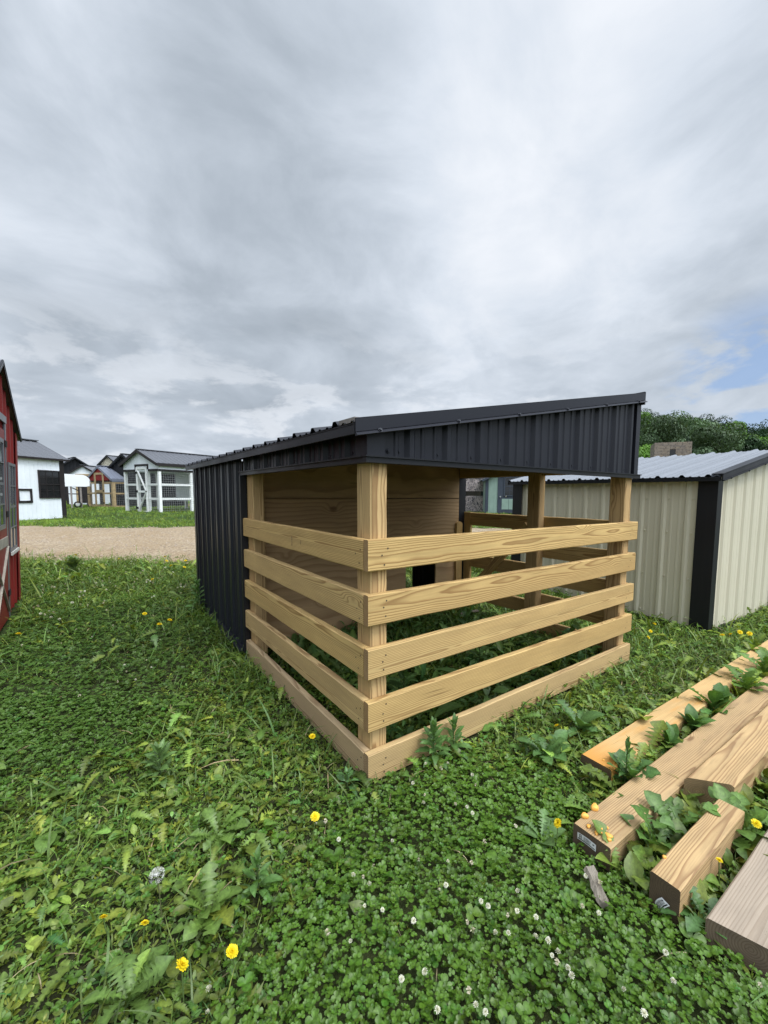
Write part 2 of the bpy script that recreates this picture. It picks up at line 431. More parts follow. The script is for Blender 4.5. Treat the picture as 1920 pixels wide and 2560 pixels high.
# ------------------------------------------------------------------ mesh helpers
class MB:
    """collects geometry for ONE mesh object"""
    def __init__(self):
        self.v, self.f, self.wp, self.tone, self.mi = [], [], [], [], []

    def add(self, verts, faces, wp=None, tone=0.5, mi=0):
        o = len(self.v)
        self.v += [tuple(x) for x in verts]
        self.f += [tuple(i+o for i in f) for f in faces]
        self.mi += [mi]*len(faces)
        self.wp += [tuple(x) for x in (wp if wp is not None else verts)]
        self.tone += [tone]*len(verts)
        return self

    def box(self, x0, x1, y0, y1, z0, z1, mi=0):
        v = [(x0, y0, z0), (x1, y0, z0), (x1, y1, z0), (x0, y1, z0), (x0, y0, z1), (x1, y0, z1), (x1, y1, z1), (x0, y1, z1)]
        return self.add(v, [(0, 3, 2, 1), (4, 5, 6, 7), (0, 1, 5, 4), (1, 2, 6, 5), (2, 3, 7, 6), (3, 0, 4, 7)], mi=mi)

    def obox(self, p0, p1, wdt, thk, up=(0, 0, 1), mi=0):
        """bar from p0 to p1; wdt along side axis, thk along the up-ish axis"""
        p0, p1 = Vector(p0), Vector(p1)
        a = (p1-p0).normalized()
        s = a.cross(Vector(up)).normalized()
        n = s.cross(a).normalized()
        v = []
        for p in (p0, p1):
            for i, j in ((-1, -1), (1, -1), (1, 1), (-1, 1)):
                v.append(p+s*(i*wdt/2)+n*(j*thk/2))
        return self.add(v, [(3, 2, 1, 0), (4, 5, 6, 7), (0, 1, 5, 4), (1, 2, 6, 5), (2, 3, 7, 6), (3, 0, 4, 7)], mi=mi)

    def board(self, p0, p1, wdt, thk, up=(0, 0, 1), ch=0.005, tone=0.5, nseg=10, wob=0.0012, skew=0.0, pith=None, u0=None, ends=False):
        """sawn timber: octagonal (eased-edge) section, slightly wavy, wood coordinates along the grain"""
        p0, p1 = Vector(p0), Vector(p1)
        L = (p1-p0).length
        a = (p1-p0)/L
        s = a.cross(Vector(up)).normalized()
        n = s.cross(a).normalized()
        off = Vector((random.uniform(0, 40), 0, 0))
        if pith is None:
            ang = random.uniform(0, 6.28)
            rad = random.uniform(0.015, 0.075)
            pith = (rad*math.cos(ang), rad*math.sin(ang))
        hw, ht = wdt/2, thk/2
        sec = [(-hw+ch, -ht), (hw-ch, -ht), (hw, -ht+ch), (hw, ht-ch), (hw-ch, ht), (-hw+ch, ht), (-hw, ht-ch), (-hw, -ht+ch)]
        vs, wp, fs = [], [], []
        dv, dw = random.uniform(-.02, .02), random.uniform(-.02, .02)
        for k in range(nseg+1):
            tt = k/nseg
            jit = [random.uniform(-wob, wob) for _ in range(4)]
            for q, (i, j) in enumerate(sec):
                sk = skew*(i/wdt) if k == 0 else 0.0
                ii = i+(jit[0] if i > 0 else jit[1])*(0 < k < nseg)
                jj = j+(jit[2] if j > 0 else jit[3])*(0 < k < nseg)
                vs.append(p0+a*(L*tt+sk)+s*ii+n*jj)
                wp.append(((off.x if u0 is None else u0)+L*tt+sk, i+pith[0]+dv*tt*L, j+pith[1]+dw*tt*L))
        for k in range(nseg):
            for q in range(8):
                q2 = (q+1) % 8
                fs.append((k*8+q, k*8+q2, (k+1)*8+q2, (k+1)*8+q))
        self.add(vs, fs, wp, tone)
        o = len(self.v)-len(vs)
        self.f += [tuple(o+q for q in range(7, -1, -1)), tuple(o+nseg*8+q for q in range(8))]
        self.mi += [1 if ends else 0]*2
        return self

    def sheet(self, fn, us, vs_, mi=0, wpf=None, flip=False):
        v = [fn(u, q) for u in us for q in vs_]
        n = len(vs_)
        f = []
        for i in range(len(us)-1):
            for j in range(n-1):
                q = (i*n+j, (i+1)*n+j, (i+1)*n+j+1, i*n+j+1)
                f.append(q[::-1] if flip else q)
        wp = [wpf(u, q) for u in us for q in vs_] if wpf else None
        return self.add(v, f, wp, mi=mi)

    def tube(self, pts, r, n=6, mi=0, r1=None):
        pts = [Vector(p) for p in pts]
        v, f = [], []
        m = len(pts)
        for k, p in enumerate(pts):
            a = (pts[min(k+1, m-1)]-pts[max(k-1, 0)]).normalized()
            s = a.cross(Vector((0.3, 0.2, 1)) if abs(a.z) < 0.9 else Vector((1, 0.1, 0))).normalized()
            t_ = s.cross(a)
            rad = r if r1 is None else r+(r1-r)*k/(m-1)
            for q in range(n):
                an = 2*math.pi*q/n
                v.append(p+s*(rad*math.cos(an))+t_*(rad*math.sin(an)))
        for k in range(m-1):
            for q in range(n):
                f.append((k*n+q, k*n+(q+1) % n, (k+1)*n+(q+1) % n, (k+1)*n+q))
        f.append(tuple(range(n-1, -1, -1)))
        f.append(tuple((m-1)*n+q for q in range(n)))
        return self.add(v, f, mi=mi)

    def screw(self, p, nrm, r=0.0088):
        nrm = Vector(nrm).normalized()
        s = nrm.cross(Vector((0.3, 0.5, 0.8))).normalized()
        t_ = nrm.cross(s)
        p = Vector(p)
        v = []
        for rr, h in ((r*1.35, 0.0), (r*1.25, 0.003), (r*0.8, 0.003), (r*0.7, 0.0085)):
            for q in range(6):
                an = q*math.pi/3
                v.append(p+s*(rr*math.cos(an))+t_*(rr*math.sin(an))+nrm*h)
        f = [(k*6+q, k*6+(q+1) % 6, (k+1)*6+(q+1) % 6, (k+1)*6+q) for k in range(3) for q in range(6)]
        f.append(tuple(18+q for q in range(6)))
        return self.add(v, f)

    def build(self, name, mat, parent=None, smooth=False):
        me = bpy.data.meshes.new(name)
        me.from_pydata(self.v, [], self.f)
        at = me.attributes.new('wp', 'FLOAT_VECTOR', 'POINT')
        at.data.foreach_set('vector', np.array(self.wp, dtype=np.float32).ravel())
        a2 = me.attributes.new('tone', 'FLOAT', 'POINT')
        a2.data.foreach_set('value', np.array(self.tone, dtype=np.float32))
        mats = mat if isinstance(mat, (list, tuple)) else [mat]
        for m_ in mats:
            me.materials.append(m_)
        me.polygons.foreach_set('material_index', self.mi)
        if smooth:
            me.polygons.foreach_set('use_smooth', [True]*len(self.f))
        me.update()
        o = bpy.data.objects.new(name, me)
        COL.objects.link(o)
        if parent is not None:
            o.parent = parent
        return o


def tag(o, label=None, cat=None, group=None, kind=None):
    if label:
        o['label'] = label
    if cat:
        o['category'] = cat
    if group:
        o['group'] = group
    if kind:
        o['kind'] = kind
    return o


def thing(name, label, cat, loc=(0, 0, 0), rz=0.0, group=None, rot=None):
    o = bpy.data.objects.new(name, None)
    COL.objects.link(o)
    o.empty_display_size = 0.1
    o.location = loc
    o.rotation_euler = rot if rot else (0, 0, rz)
    return tag(o, label, cat, group)


def copy_tree(o, parent=None):
    c = o.copy()
    COL.objects.link(c)
    if parent is not None:
        c.parent = parent
    for ch in list(o.children):
        copy_tree(ch, c)
    return c


def rib_profile(width, pitch=0.2286, h=0.019, phase=0.0, minor=0.006):
    """(u, height) stations of an agricultural steel panel"""
    pts = [(0.0, 0.0)]
    k0 = int(math.floor(-phase/pitch))-1
    for k in range(k0, int(width/pitch)+3):
        c = phase+k*pitch
        for du, hh in ((-0.031, 0), (-0.012, h), (0.012, h), (0.031, 0)):
            pts.append((c+du, hh))
        for cc in (c+pitch/3, c+2*pitch/3):
            for du, hh in ((-0.014, 0), (-0.007, minor), (0.007, minor), (0.014, 0)):
                pts.append((cc+du, hh))
    pts = sorted(set(p for p in pts if 0.0 <= p[0] <= width))
    if pts[-1][0] < width:
        pts.append((width, 0.0))
    return pts


def ribbed(mb, org, ud, vd, nd, width, lo, hi, phase=0.11, h=0.019, pitch=0.2286, minor=0.006):
    """ribs run along vd; lo/hi are functions of u (or numbers)"""
    org, ud, vd, nd = Vector(org), Vector(ud), Vector(vd), Vector(nd)
    L_ = lo if callable(lo) else (lambda u: lo)
    H_ = hi if callable(hi) else (lambda u: hi)
    pr = rib_profile(width, pitch, h, phase, minor)
    v, f = [], []
    for (u, hh) in pr:
        for q in (L_(u), H_(u)):
            v.append(org+ud*u+vd*q+nd*hh)
    flip = (ud.cross(vd)).dot(nd) < 0
    for i in range(len(pr)-1):
        q = (2*i, 2*i+2, 2*i+3, 2*i+1)
        f.append(q[::-1] if flip else q)
    mb.add(v, f)
    return pr


# ------------------------------------------------------------------ terrain
def smooth(t):
    t = np.clip(t, 0, 1)
    return t*t*(3-2*t)


def gz(x, y):
    x = np.asarray(x, float)
    y = np.asarray(y, float)
    s = (x-CAM[0])*0.604+(y-CAM[1])*0.797
    z = 0.42*smooth((s-3.2)/9.5)
    z = z+0.012*np.sin(x*3.1+1)*np.sin(y*2.7)+0.007*np.sin(x*7.3)*np.sin(y*6.1+2)
    z = z-0.012
    az = np.degrees(np.arctan2(y-CAM[1], x-CAM[0]))
    r = np.hypot(x-CAM[0], y-CAM[1])
    prof = np.interp(az, [-30, 0, 10, 14, 18, 22, 26, 32, 45, 60, 72], [2, 5, 8, 11, 15, 17, 19, 20, 17, 8, 0], left=0, right=0)
    z = z+prof*smooth((r-70)/110.0)
    return z


M_GROUND = None


def ground_material():
    m, t, b = new_mat('meadow_soil')
    g = t.add('ShaderNodeNewGeometry').outputs['Position']
    n1 = t.noise(g, 3.0, 6.0, 0.65)
    n2 = t.noise(g, 40.0, 4.0, 0.7)
    n3 = t.noise(g, 0.6, 3.0)
    soil = t.mix(n2, (0.020, 0.016, 0.010), (0.060, 0.048, 0.032))
    green = t.mix(t.math('MULTIPLY', n2, n1), (0.022, 0.045, 0.010), (0.065, 0.125, 0.028))
    vd = t.vmath('DISTANCE', g, tuple(CAM))
    far = t.maprange(vd, 2.5, 9.0, 0.25, 0.95)
    c = t.mix(t.math('MULTIPLY', far, t.maprange(n1, 0.25, 0.55, 0.4, 1.0)), soil, green)
    c = t.mix(t.maprange(n3, 0.4, 0.7, 0.0, 0.35), c, (0.085, 0.125, 0.03))
    t.put(b.inputs['Base Color'], c)
    b.inputs['Roughness'].default_value = 0.95
    b.inputs['Specular IOR Level'].default_value = 0.1
    bp = t.add('ShaderNodeBump')
    bp.inputs['Strength'].default_value = 0.8
    bp.inputs['Distance'].default_value = 0.02
    t.put(bp.inputs['Height'], n2)
    t.put(b.inputs['Normal'], bp.outputs[0])
    return m


def grid_axis(lo, hi, fine_lo, fine_hi, step):
    a = list(np.arange(fine_lo, fine_hi+1e-6, step))
    s, q = step, fine_hi
    while q < hi:
        s *= 1.22
        q += s
        a.append(min(q, hi))
    s, q = step, fine_lo
    while q > lo:
        s *= 1.22
        q -= s
        a.insert(0, max(q, lo))
    return np.array(a)


gx = grid_axis(-900, 900, -6, 9, 0.22)
gy = grid_axis(-500, 900, -4, 24, 0.25)
GX, GY = np.meshgrid(gx, gy, indexing='ij')
GZ = gz(GX, GY)
gmb = MB()
nx, ny = GX.shape
gmb.v = list(zip(GX.ravel(), GY.ravel(), GZ.ravel()))
gmb.wp = gmb.v
gmb.tone = [0.5]*len(gmb.v)
gmb.f = [(i*ny+j, (i+1)*ny+j, (i+1)*ny+j+1, i*ny+j+1) for i in range(nx-1) for j in range(ny-1)]
gmb.mi = [0]*len(gmb.f)
ground = tag(gmb.build('ground', ground_material(), smooth=True), kind='structure')

# gravel track: crosses the view beyond the shelters, slightly curved
FWD = np.array([0.604, 0.797])
RGT = np.array([0.797, -0.604])


def road_edges(q):
    near = 7.45+0.05*q+0.25*math.sin(q*0.55+0.4)+0.10*math.sin(q*2.3)
    far = 11.5+0.03*q+0.22*math.sin(q*0.5+2.0)+0.10*math.sin(q*1.9+1)
    return near, far


def gravel_mat():
    m, t, b = new_mat('tan_gravel')
    g = t.add('ShaderNodeNewGeometry').outputs['Position']
    vo = t.add('ShaderNodeTexVoronoi', feature='F1')
    t.put(vo.inputs['Vector'], g)
    vo.inputs['Scale'].default_value = 34.0
    sc_ = t.add('ShaderNodeSeparateColor')
    t.put(sc_.inputs[0], vo.outputs['Color'])
    n1 = t.noise(g, 1.2, 5.0, 0.6)
    n2 = t.noise(g, 14.0, 4.0, 0.65)
    c = t.mix(sc_.outputs[0], (0.215, 0.155, 0.095), (0.47, 0.375, 0.26))
    c = t.mix(t.maprange(n1, 0.35, 0.65, 0.0, 0.55), c, (0.295, 0.20, 0.10))
    c = t.mix(t.maprange(n2, 0.55, 0.75, 0.0, 0.45), c, (0.19, 0.14, 0.09))
    t.put(b.inputs['Base Color'], c)
    b.inputs['Roughness'].default_value = 0.95
    bp = t.add('ShaderNodeBump')
    bp.inputs['Strength'].default_value = 0.9
    bp.inputs['Distance'].default_value = 0.015
    t.put(bp.inputs['Height'], t.math('ADD', vo.outputs['Distance'], n2))
    t.put(b.inputs['Normal'], bp.outputs[0])
    return m


rmb = MB()
qs = np.arange(-14, 22, 0.25)


def road_pt(q, k):
    n_, f_ = road_edges(q)
    n_ += 0.12*math.sin(q*7.7)+0.06*math.sin(q*17)
    f_ += 0.12*math.sin(q*6.1)+0.06*math.sin(q*15)
    s_ = n_+(f_-n_)*k
    p = CAM[:2]+FWD*s_+RGT*q
    return (p[0], p[1], float(gz(p[0], p[1]))+0.004+0.035*math.sin(math.pi*k)**0.5)


rmb.sheet(road_pt, qs, np.linspace(0, 1, 16))
road = tag(rmb.build('gravel_road', gravel_mat(), smooth=True), kind='structure')

# loose stones spread over the track and its edges
def stone_scatter():
    v, f = [], []
    ico_v = np.array([(0, 0, 1), (.9, 0, .3), (.28, .85, .3), (-.72, .53, .3), (-.72, -.53, .3), (.28, -.85, .3)])
    ico_f = [(0, 1, 2), (0, 2, 3), (0, 3, 4), (0, 4, 5), (0, 5, 1)]
    n = 5200
    q = rng.uniform(-12, 10, n)
    for i in range(n):
        n_, f_ = road_edges(q[i])
        k = rng.normal(0.5, 0.28)
        s_ = n_+(f_-n_)*k
        p = CAM[:2]+FWD*s_+RGT*q[i]
        r = rng.uniform(0.008, 0.026)
        o = len(v)
        z = float(gz(p[0], p[1]))+0.03*(0 < k < 1)
        a = rng.uniform(0, 6.28)
        R_ = np.array([[math.cos(a), -math.sin(a), 0], [math.sin(a), math.cos(a), 0], [0, 0, 1]])
        vv = (ico_v*rng.uniform(0.7, 1.3, 3)*r)@R_.T
        v += [tuple(x+np.array([p[0], p[1], z])) for x in vv]
        f += [tuple(i_+o for i_ in t_) for t_ in ico_f]
    m = MB()
    m.add(v, f)
    return tag(m.build('gravel', M['gravel_stone']), kind='stuff')


M['gravel_stone'] = flat_mat('gravel_stone', (0.36, 0.29, 0.22), 0.9, 0.4, 30.0)
stone_scatter()


# ------------------------------------------------------------------ main animal shelter
LX, LY, RS, RH, RT = 2.467, 1.881, 0.2459, 0.140, 0.038
XR = 2.412          # outer face of the high-side posts
YB = 3.745          # back wall
HB, HT = 1.457, 1.487
SL = 0.187          # roof slope
UP = (0, 0, 1)


def roofz(x):
    return 1.618+SL*(x+0.075)


sh = thing('animal_shelter', 'black steel lean-to animal shelter with open front of pale wooden rails', 'animal shelter', (0, 0, 0))
front_tone = [0.50, 0.37, 0.55, 0.45, 0.66]
left_tone = [0.44, 0.57, 0.49, 0.64, 0.86]
M['nail'] = flat_mat('nail_head', (0.06, 0.045, 0.035), 0.6, 0.2, 50.0)


def nails(m, spots, z, axis):
    for (a, b) in spots:
        a += random.uniform(-.008, .008)
        b += random.uniform(-.008, .008)
        v = []
        for q in range(6):
            an = q*math.pi/3
            du, dv_ = 0.0042*math.cos(an), 0.0042*math.sin(an)
            v.append((a+du, -0.0016, z+b+dv_) if axis == 0 else (-0.0016, a-du, z+b+dv_))
        m.add(v, [tuple(range(6))], mi=2)
    return m


for i in range(5):
    z = (4-i)*RS+RH/2
    nails(MB().board((0, RT/2, z), (LX-random.uniform(0, .006)-(0.004*i), RT/2, z+random.uniform(-.003, .003)), RT, RH, tone=front_tone[i], nseg=16, ends=True), ((0.075, 0), (0.10, .035), (0.085, -.04), (LX-.09, .02), (LX-.115, -.025)), z, 0).build('rail', [M['pine'], M['pine_end'], M['nail']], sh)
    nails(MB().board((RT/2, RT+0.005, z-0.002), (RT/2, LY+random.uniform(-.004, .004), z), RT, RH, tone=left_tone[i], nseg=14), ((0.07, .03), (0.10, 0), (0.08, -.04), (LY-.05, .03), (LY-.07, -.03)), z, 1).build('rail', [M['pine'], M['pine_end'], M['nail']], sh)
    # screw heads are set with the boards
    # high side: from the far front corner to the middle post
    MB().board((XR+RT/2, RT+0.003, z), (XR+RT/2, 0.955, z), RT, RH, tone=0.42).build('rail', M['pine'], sh)
# posts
for (x0, x1, y0, y1, z1, tn) in ((.038, .127, .038, .165, 1.60, .5), (.038, .127, 1.741, 1.881, 1.60, .42), (2.323, 2.412, .038, .167, 2.0, .38), (2.323, 2.412, .82, .955, 2.0, .32)):
    MB().board(((x0+x1)/2, (y0+y1)/2, 0.02), ((x0+x1)/2, (y0+y1)/2, z1), x1-x0, y1-y0, up=(0, 1, 0), tone=tn, ch=0.008, nseg=14, wob=0.001).build('post', M['post'], sh)
# gate on the high side
gate = MB().board((2.431, 1.885, 0.03), (2.431, 1.79, 0.03+0), 0.0001, 0.0001).build('gate', M['pine'], sh) if False else None
gm = MB()
gm.board((2.431, 1.835, 0.04), (2.431, 1.835, 1.125), 0.038, 0.10, up=(0, 1, 0), tone=0.36)
gate = gm.build('gate', M['pine'], sh)
for zt in (1.123, 0.66, 0.30):
    MB().board((2.431, 0.985, zt-RH/2), (2.431, 1.782, zt-RH/2), RT, RH, tone=0.36).build('gate_rail', M['pine'], gate)
MB().board((2.395, 1.74, 0.24), (2.395, 0.99, 1.03), 0.034, 0.09, tone=0.36).build('gate_brace', M['pine'], gate)
# round topped stake
st = MB()
xs_, w2 = 2.332, 0.042
prof = [(-w2, 0.0), (w2, 0.0), (w2, 0.99)]+[(w2*math.cos(a), 0.99+0.03*math.sin(a)) for a in np.linspace(0.3, math.pi-0.3, 5)]+[(-w2, 0.99)]
n_ = len(prof)
st.add([(xs_+a, 1.865, b) for a, b in prof]+[(xs_+a, 1.898, b) for a, b in prof],
       [tuple(range(n_)), tuple(range(2*n_-1, n_-1, -1))]+[(k, k+n_, (k+1) % n_+n_, (k+1) % n_) for k in range(n_)],
       wp=[(b, a+.05, .02) for a, b in prof]+[(b, a+.05, .06) for a, b in prof], tone=0.33)
st.build('stake', M['pine'], sh)
# plywood partition: upper and lower sheet, doorway cut in the lower one
HX0, HX1, HZ = 1.61, 2.016, 0.78


def ply(x0, x1, z0, z1, seed, slope=False, zr=None):
    zr = z0 if zr is None else zr
    m = MB()
    v = []
    for y in (1.9, 1.915):
        for x in (x0, x1):
            for z in (z0, roofz(x)-0.035 if slope else z1):
                v.append((x, y, z))
    f = [(0, 2, 3, 1), (4, 5, 7, 6), (0, 1, 5, 4), (2, 6, 7, 3), (1, 3, 7, 5), (0, 4, 6, 2)]
    # peeled veneer: cut almost parallel to the rings
    m.add(v, f, wp=[(p[0]*1.1+seed, 0.30+0.10*(p[2]-zr), 0.45*(p[2]-zr)-0.20) for p in v], tone=0.40)
    return m


m_ = ply(0.128, 2.345, 1.282, 1.95, 3.3, True)
m_.build('partition_panel', M['ply'], sh)
m_ = ply(0.128, HX0, 0.03, 1.275, 11.1)
for (xa, xb, za) in ((HX1, 2.345, 0.03), (HX0+.0005, HX1-.0005, HZ)):
    p_ = ply(xa, xb, za, 1.275, 11.1, zr=0.03)
    m_.add(p_.v, p_.f, wp=p_.wp, tone=0.40)
m_.build('partition_panel', M['ply'], sh)
MB().board((HX1+0.02, 1.93, 0.02), (HX1+0.02, 1.93, HZ), 0.036, 0.03, tone=0.25).build('door_jamb', M['pine'], sh)
# roof header beam seen from below on the high side, and rafters
MB().board((2.37, 0.17, 1.572), (2.37, 1.9, 1.572), 0.04, 0.14, tone=0.25).build('header_beam', M['pine'], sh)
MB().board((0.14, 0.06, 1.54), (0.14, 1.9, 1.54), 0.04, 0.09, tone=0.25).build('header_beam', M['pine'], sh)
for y in (0.09, 0.65, 1.25, 1.86):
    MB().board((0.05, y, roofz(0.05)-0.075), (2.38, y, roofz(2.38)-0.075), 0.038, 0.09, tone=0.28).build('rafter', M['pine'], sh)

# black steel: gable header panel over the front rails
hp = MB()
pr = ribbed(hp, (0.0, 0.020, 0), (1, 0, 0), (0, 0, 1), (0, -1, 0), 2.40, HT-0.002, lambda u: roofz(u)-0.045, phase=0.235)
for k in range(11):
    u = 0.235+k*0.2286-0.062
    if u < 2.35:
        hp.screw((u, 0.020, HT+0.028), (0, -1, 0))
hp.screw((0.115, 0.018, HT+0.026), (0, -1, 0))
hp.build('gable_panel', M['black'], sh)
# low-side header panel
hl = MB()
ribbed(hl, (0.020, 0.02, 0), (0, 1, 0), (0, 0, 1), (-1, 0, 0), 1.88, HT-0.002, roofz(0.02)-0.03, phase=0.20)
for k in range(9):
    hl.screw((0.020, 0.02+0.14+k*0.2286, HT+0.02), (-1, 0, 0))
hl.build('eave_panel', M['black'], sh)
# corner trim at the upper near corner and on the high end
ct = MB()
ct.box(-0.004, 0.086, 0.0, 0.017, HT, roofz(0.04)-0.05)
ct.box(-0.004, 0.017, 0.018, 0.10, HT, roofz(0.0)-0.045)
ct.build('corner_trim', M['black'], sh)
ct = MB()
ct.box(2.345, 2.405, -0.004, 0.018, HT, roofz(2.36)-0.05)
ct.box(2.388, 2.405, 0.019, 0.10, HT, roofz(2.36)-0.05)
ct.build('corner_trim', M['black'], sh)
# drip edge under both headers
de = MB()
de.box(-0.008, 2.462, 0.0, 0.034, HB, HB+0.024)
de.box(-0.014, 2.466, -0.008, 0.034, HB+0.024, HT)
de.build('drip_edge', M['blacktrim'], sh)
de = MB()
de.box(-0.002, 0.034, 0.036, 1.915, HB, HB+0.024)
de.box(-0.014, 0.034, 0.036, 1.925, HB+0.024, HT)
de.build('drip_edge', M['blacktrim'], sh)
# high side header panel (seen from behind through the opening)
hr = MB()
ribbed(hr, (2.40, 0.10, 0), (0, 1, 0), (0, 0, 1), (1, 0, 0), 1.80, 1.50, roofz(2.4)-0.05)
hr.build('eave_panel', M['black'], sh)
# enclosed half: walls
wl = MB()
ribbed(wl, (0.012, 1.915, 0), (0, 1, 0), (0, 0, 1), (-1, 0, 0), YB-1.915, 0.07, roofz(0.0)-0.03, phase=0.115)
for k in range(8):
    for z in (0.14, 0.62, 1.15):
        wl.screw((0.012, 1.915+0.05+k*0.2286, z), (-1, 0, 0))
wl.build('wall_panel', M['black'], sh)
wl = MB()
ribbed(wl, (0.012, YB, 0), (1, 0, 0), (0, 0, 1), (0, 1, 0), 2.39, 0.07, lambda u: roofz(u)-0.03)
wl.build('wall_panel', M['black'], sh)
wl = MB()
ribbed(wl, (2.40, 2.0, 0), (0, 1, 0), (0, 0, 1), (1, 0, 0), 0.82, 0.07, roofz(2.4)-0.05)
wl.build('wall_panel', M['black'], sh)
wl = MB()
ribbed(wl, (2.40, 2.82, 0), (0, 1, 0), (0, 0, 1), (1, 0, 0), YB-2.82, 1.2, roofz(2.4)-0.05)
wl.build('wall_panel', M['black'], sh)
# inner lining of the enclosed half
ln = MB()
ln.box(0.045, 0.057, 1.93, YB-0.03, 0.05, 1.55)
ln.box(0.06, 2.36, YB-0.04, YB-0.028, 0.05, 1.60)
ln.build('lining', M['ply'], sh)
# opening corner trim, far corner trim, base trim
ct = MB()
ct.box(-0.012, 0.036, 1.883, 1.914, 0.03, HB-0.002)
ct.build('corner_trim', M['blacktrim'], sh)
ct = MB()
ct.box(-0.012, 0.06, YB, YB+0.016, 0.06, roofz(0)-0.03)
ct.box(-0.014, 0.006, YB-0.07, YB-0.001, 0.06, roofz(0)-0.035)
ct.build('corner_trim', M['black'], sh)
ct = MB()
ct.box(2.347, 2.45, 1.9, 1.975, 0.02, 1.62)
ct.build('corner_trim', M['blacktrim'], sh)
bt = MB()
bt.box(-0.016, 0.03, 1.918, YB, 0.035, 0.068)
bt.box(-0.040, -0.0165, 1.918, YB, 0.035, 0.045)
bt.build('base_trim', M['black'], sh)
sk = MB().board((0.06, 1.95, 0.03), (0.06, YB-0.03, 0.03), 0.09, 0.05, tone=0.7)
sk.build('skid', M['beam_grey'], sh)
# roof sheet: ribs run up the slope
rf = MB()
sv = Vector((1, 0, SL)).normalized()
rn = Vector((-SL, 0, 1)).normalized()
ribbed(rf, (-0.085, -0.025, roofz(-0.085)-0.004), (0, 1, 0), sv, rn, YB+0.075, 0.0, 2.53, phase=0.16, h=0.021)
# underside skin so the sheet has body
b0 = Vector((-0.083, -0.025, roofz(-0.083)-0.012))
v0 = [b0, b0+sv*2.525, b0+sv*2.525+Vector((0, YB+0.075, 0)), b0+Vector((0, YB+0.075, 0))]
rf.add(v0, [(0, 1, 2, 3)])
roof = rf.build('roof', M['black'], sh)
# rake trim along the front
rk = MB()


def rake(y0, y1, x0, x1, top, bot, m):
    v = []
    for x in (x0, x1):
        for (y, dz_) in ((y0, bot), (y1, bot), (y1, top), (y0, top)):
            v.append((x, y, roofz(x)+dz_))
    m.add(v, [(0, 1, 2, 3)[::-1], (4, 5, 6, 7), (0, 4, 5, 1), (1, 5, 6, 2), (2, 6, 7, 3), (3, 7, 4, 0)])


rake(-0.034, -0.027, -0.078, 2.392, 0.008, -0.044, rk)
rake(-0.034, 0.075, -0.078, 2.392, 0.012, 0.0085, rk)
lv = []
for x in (-0.078, 2.400):
    for (y, dz_) in ((-0.030, -0.0445), (-0.052, -0.0585), (-0.050, -0.0605), (-0.028, -0.0605)):
        lv.append((x, y, roofz(x)+dz_))
rk.add(lv, [(0, 1, 2, 3)[::-1], (4, 5, 6, 7), (0, 4, 5, 1), (1, 5, 6, 2), (2, 6, 7, 3), (3, 7, 4, 0)])
for k in range(6):
    x = 0.035+k*0.45
    rk.screw((x, -0.042, roofz(x)-0.050), (0, -1, 0.6), 0.009)
rk.build('rake_trim', M['black'], sh)
ev = MB()
ev.box(-0.080, -0.066, -0.026, YB+0.05, 1.566, 1.611)
ev.build('eave_trim', M['blacktrim'], sh)
ev = MB()
ev.box(-0.079, -0.03, -0.026, 0.11, 1.613, 1.634)
ev.build('closure_strip', M['greywood'], sh)
ev = MB()
rz_ = roofz(2.40)
ev.box(2.393, 2.410, -0.03, YB+0.05, rz_-0.075, rz_+0.018)
ev.build('ridge_trim', M['black'], sh)


# ------------------------------------------------------------------ generic small building
def gable_points(W, hw, hp):
    return [(0, 0), (W, 0), (W, hw), (W/2, hp), (0, hw)]


def window(parent, org, ud, nd, w_, h_, frame=0.035, fm='trim_dark', cols=2, rows=2, depth=0.03):
    """window in a wall; org = lower-left corner on the wall surface"""
    org, ud, nd = Vector(org), Vector(ud).normalized(), Vector(nd).normalized()
    k = Vector((0, 0, 1))

    def blk(m, a0, a1, b0, b1, d0, d1):
        v = []
        for dd in (d0, d1):
            for (a, b) in ((a0, b0), (a1, b0), (a1, b1), (a0, b1)):
                v.append(org+ud*a+k*b+nd*dd)
        f = [(3, 2, 1, 0), (4, 5, 6, 7), (0, 1, 5, 4), (1, 2, 6, 5), (2, 3, 7, 6), (3, 0, 4, 7)]
        if ud.cross(k).dot(nd) < 0:
            f = [q[::-1] for q in f]
        m.add(v, f)
    fr = MB()
    blk(fr, 0, frame, 0, h_, 0.001, depth)
    blk(fr, w_-frame, w_, 0, h_, 0.001, depth)
    blk(fr, frame, w_-frame, 0, frame, 0.001, depth)
    blk(fr, frame, w_-frame, h_-frame, h_, 0.001, depth)
    blk(fr, frame, w_-frame, h_*0.5-0.012, h_*0.5+0.012, 0.006, depth-0.004)
    win = fr.build('window', M[fm], parent)
    pn = MB()
    blk(pn, frame, w_-frame, frame, h_-frame, 0.002, 0.005)
    pn.build('pane', M['glass'], win)
    mu = MB()
    for r in range(2):
        for c_ in range(1, cols):
            a = frame+(w_-2*frame)*c_/cols
            b0 = frame if r == 0 else h_*0.5+0.013
            blk(mu, a-0.007, a+0.007, b0, b0+h_*0.5-frame-0.014, 0.0055, 0.012)
        bb = frame+(h_*0.5-frame)*0.5 if r == 0 else h_*0.75-frame*0.3
        blk(mu, frame, w_-frame, bb-0.006, bb+0.006, 0.0060, 0.0125)
    mu.build('muntins', M[fm], win)
    return win


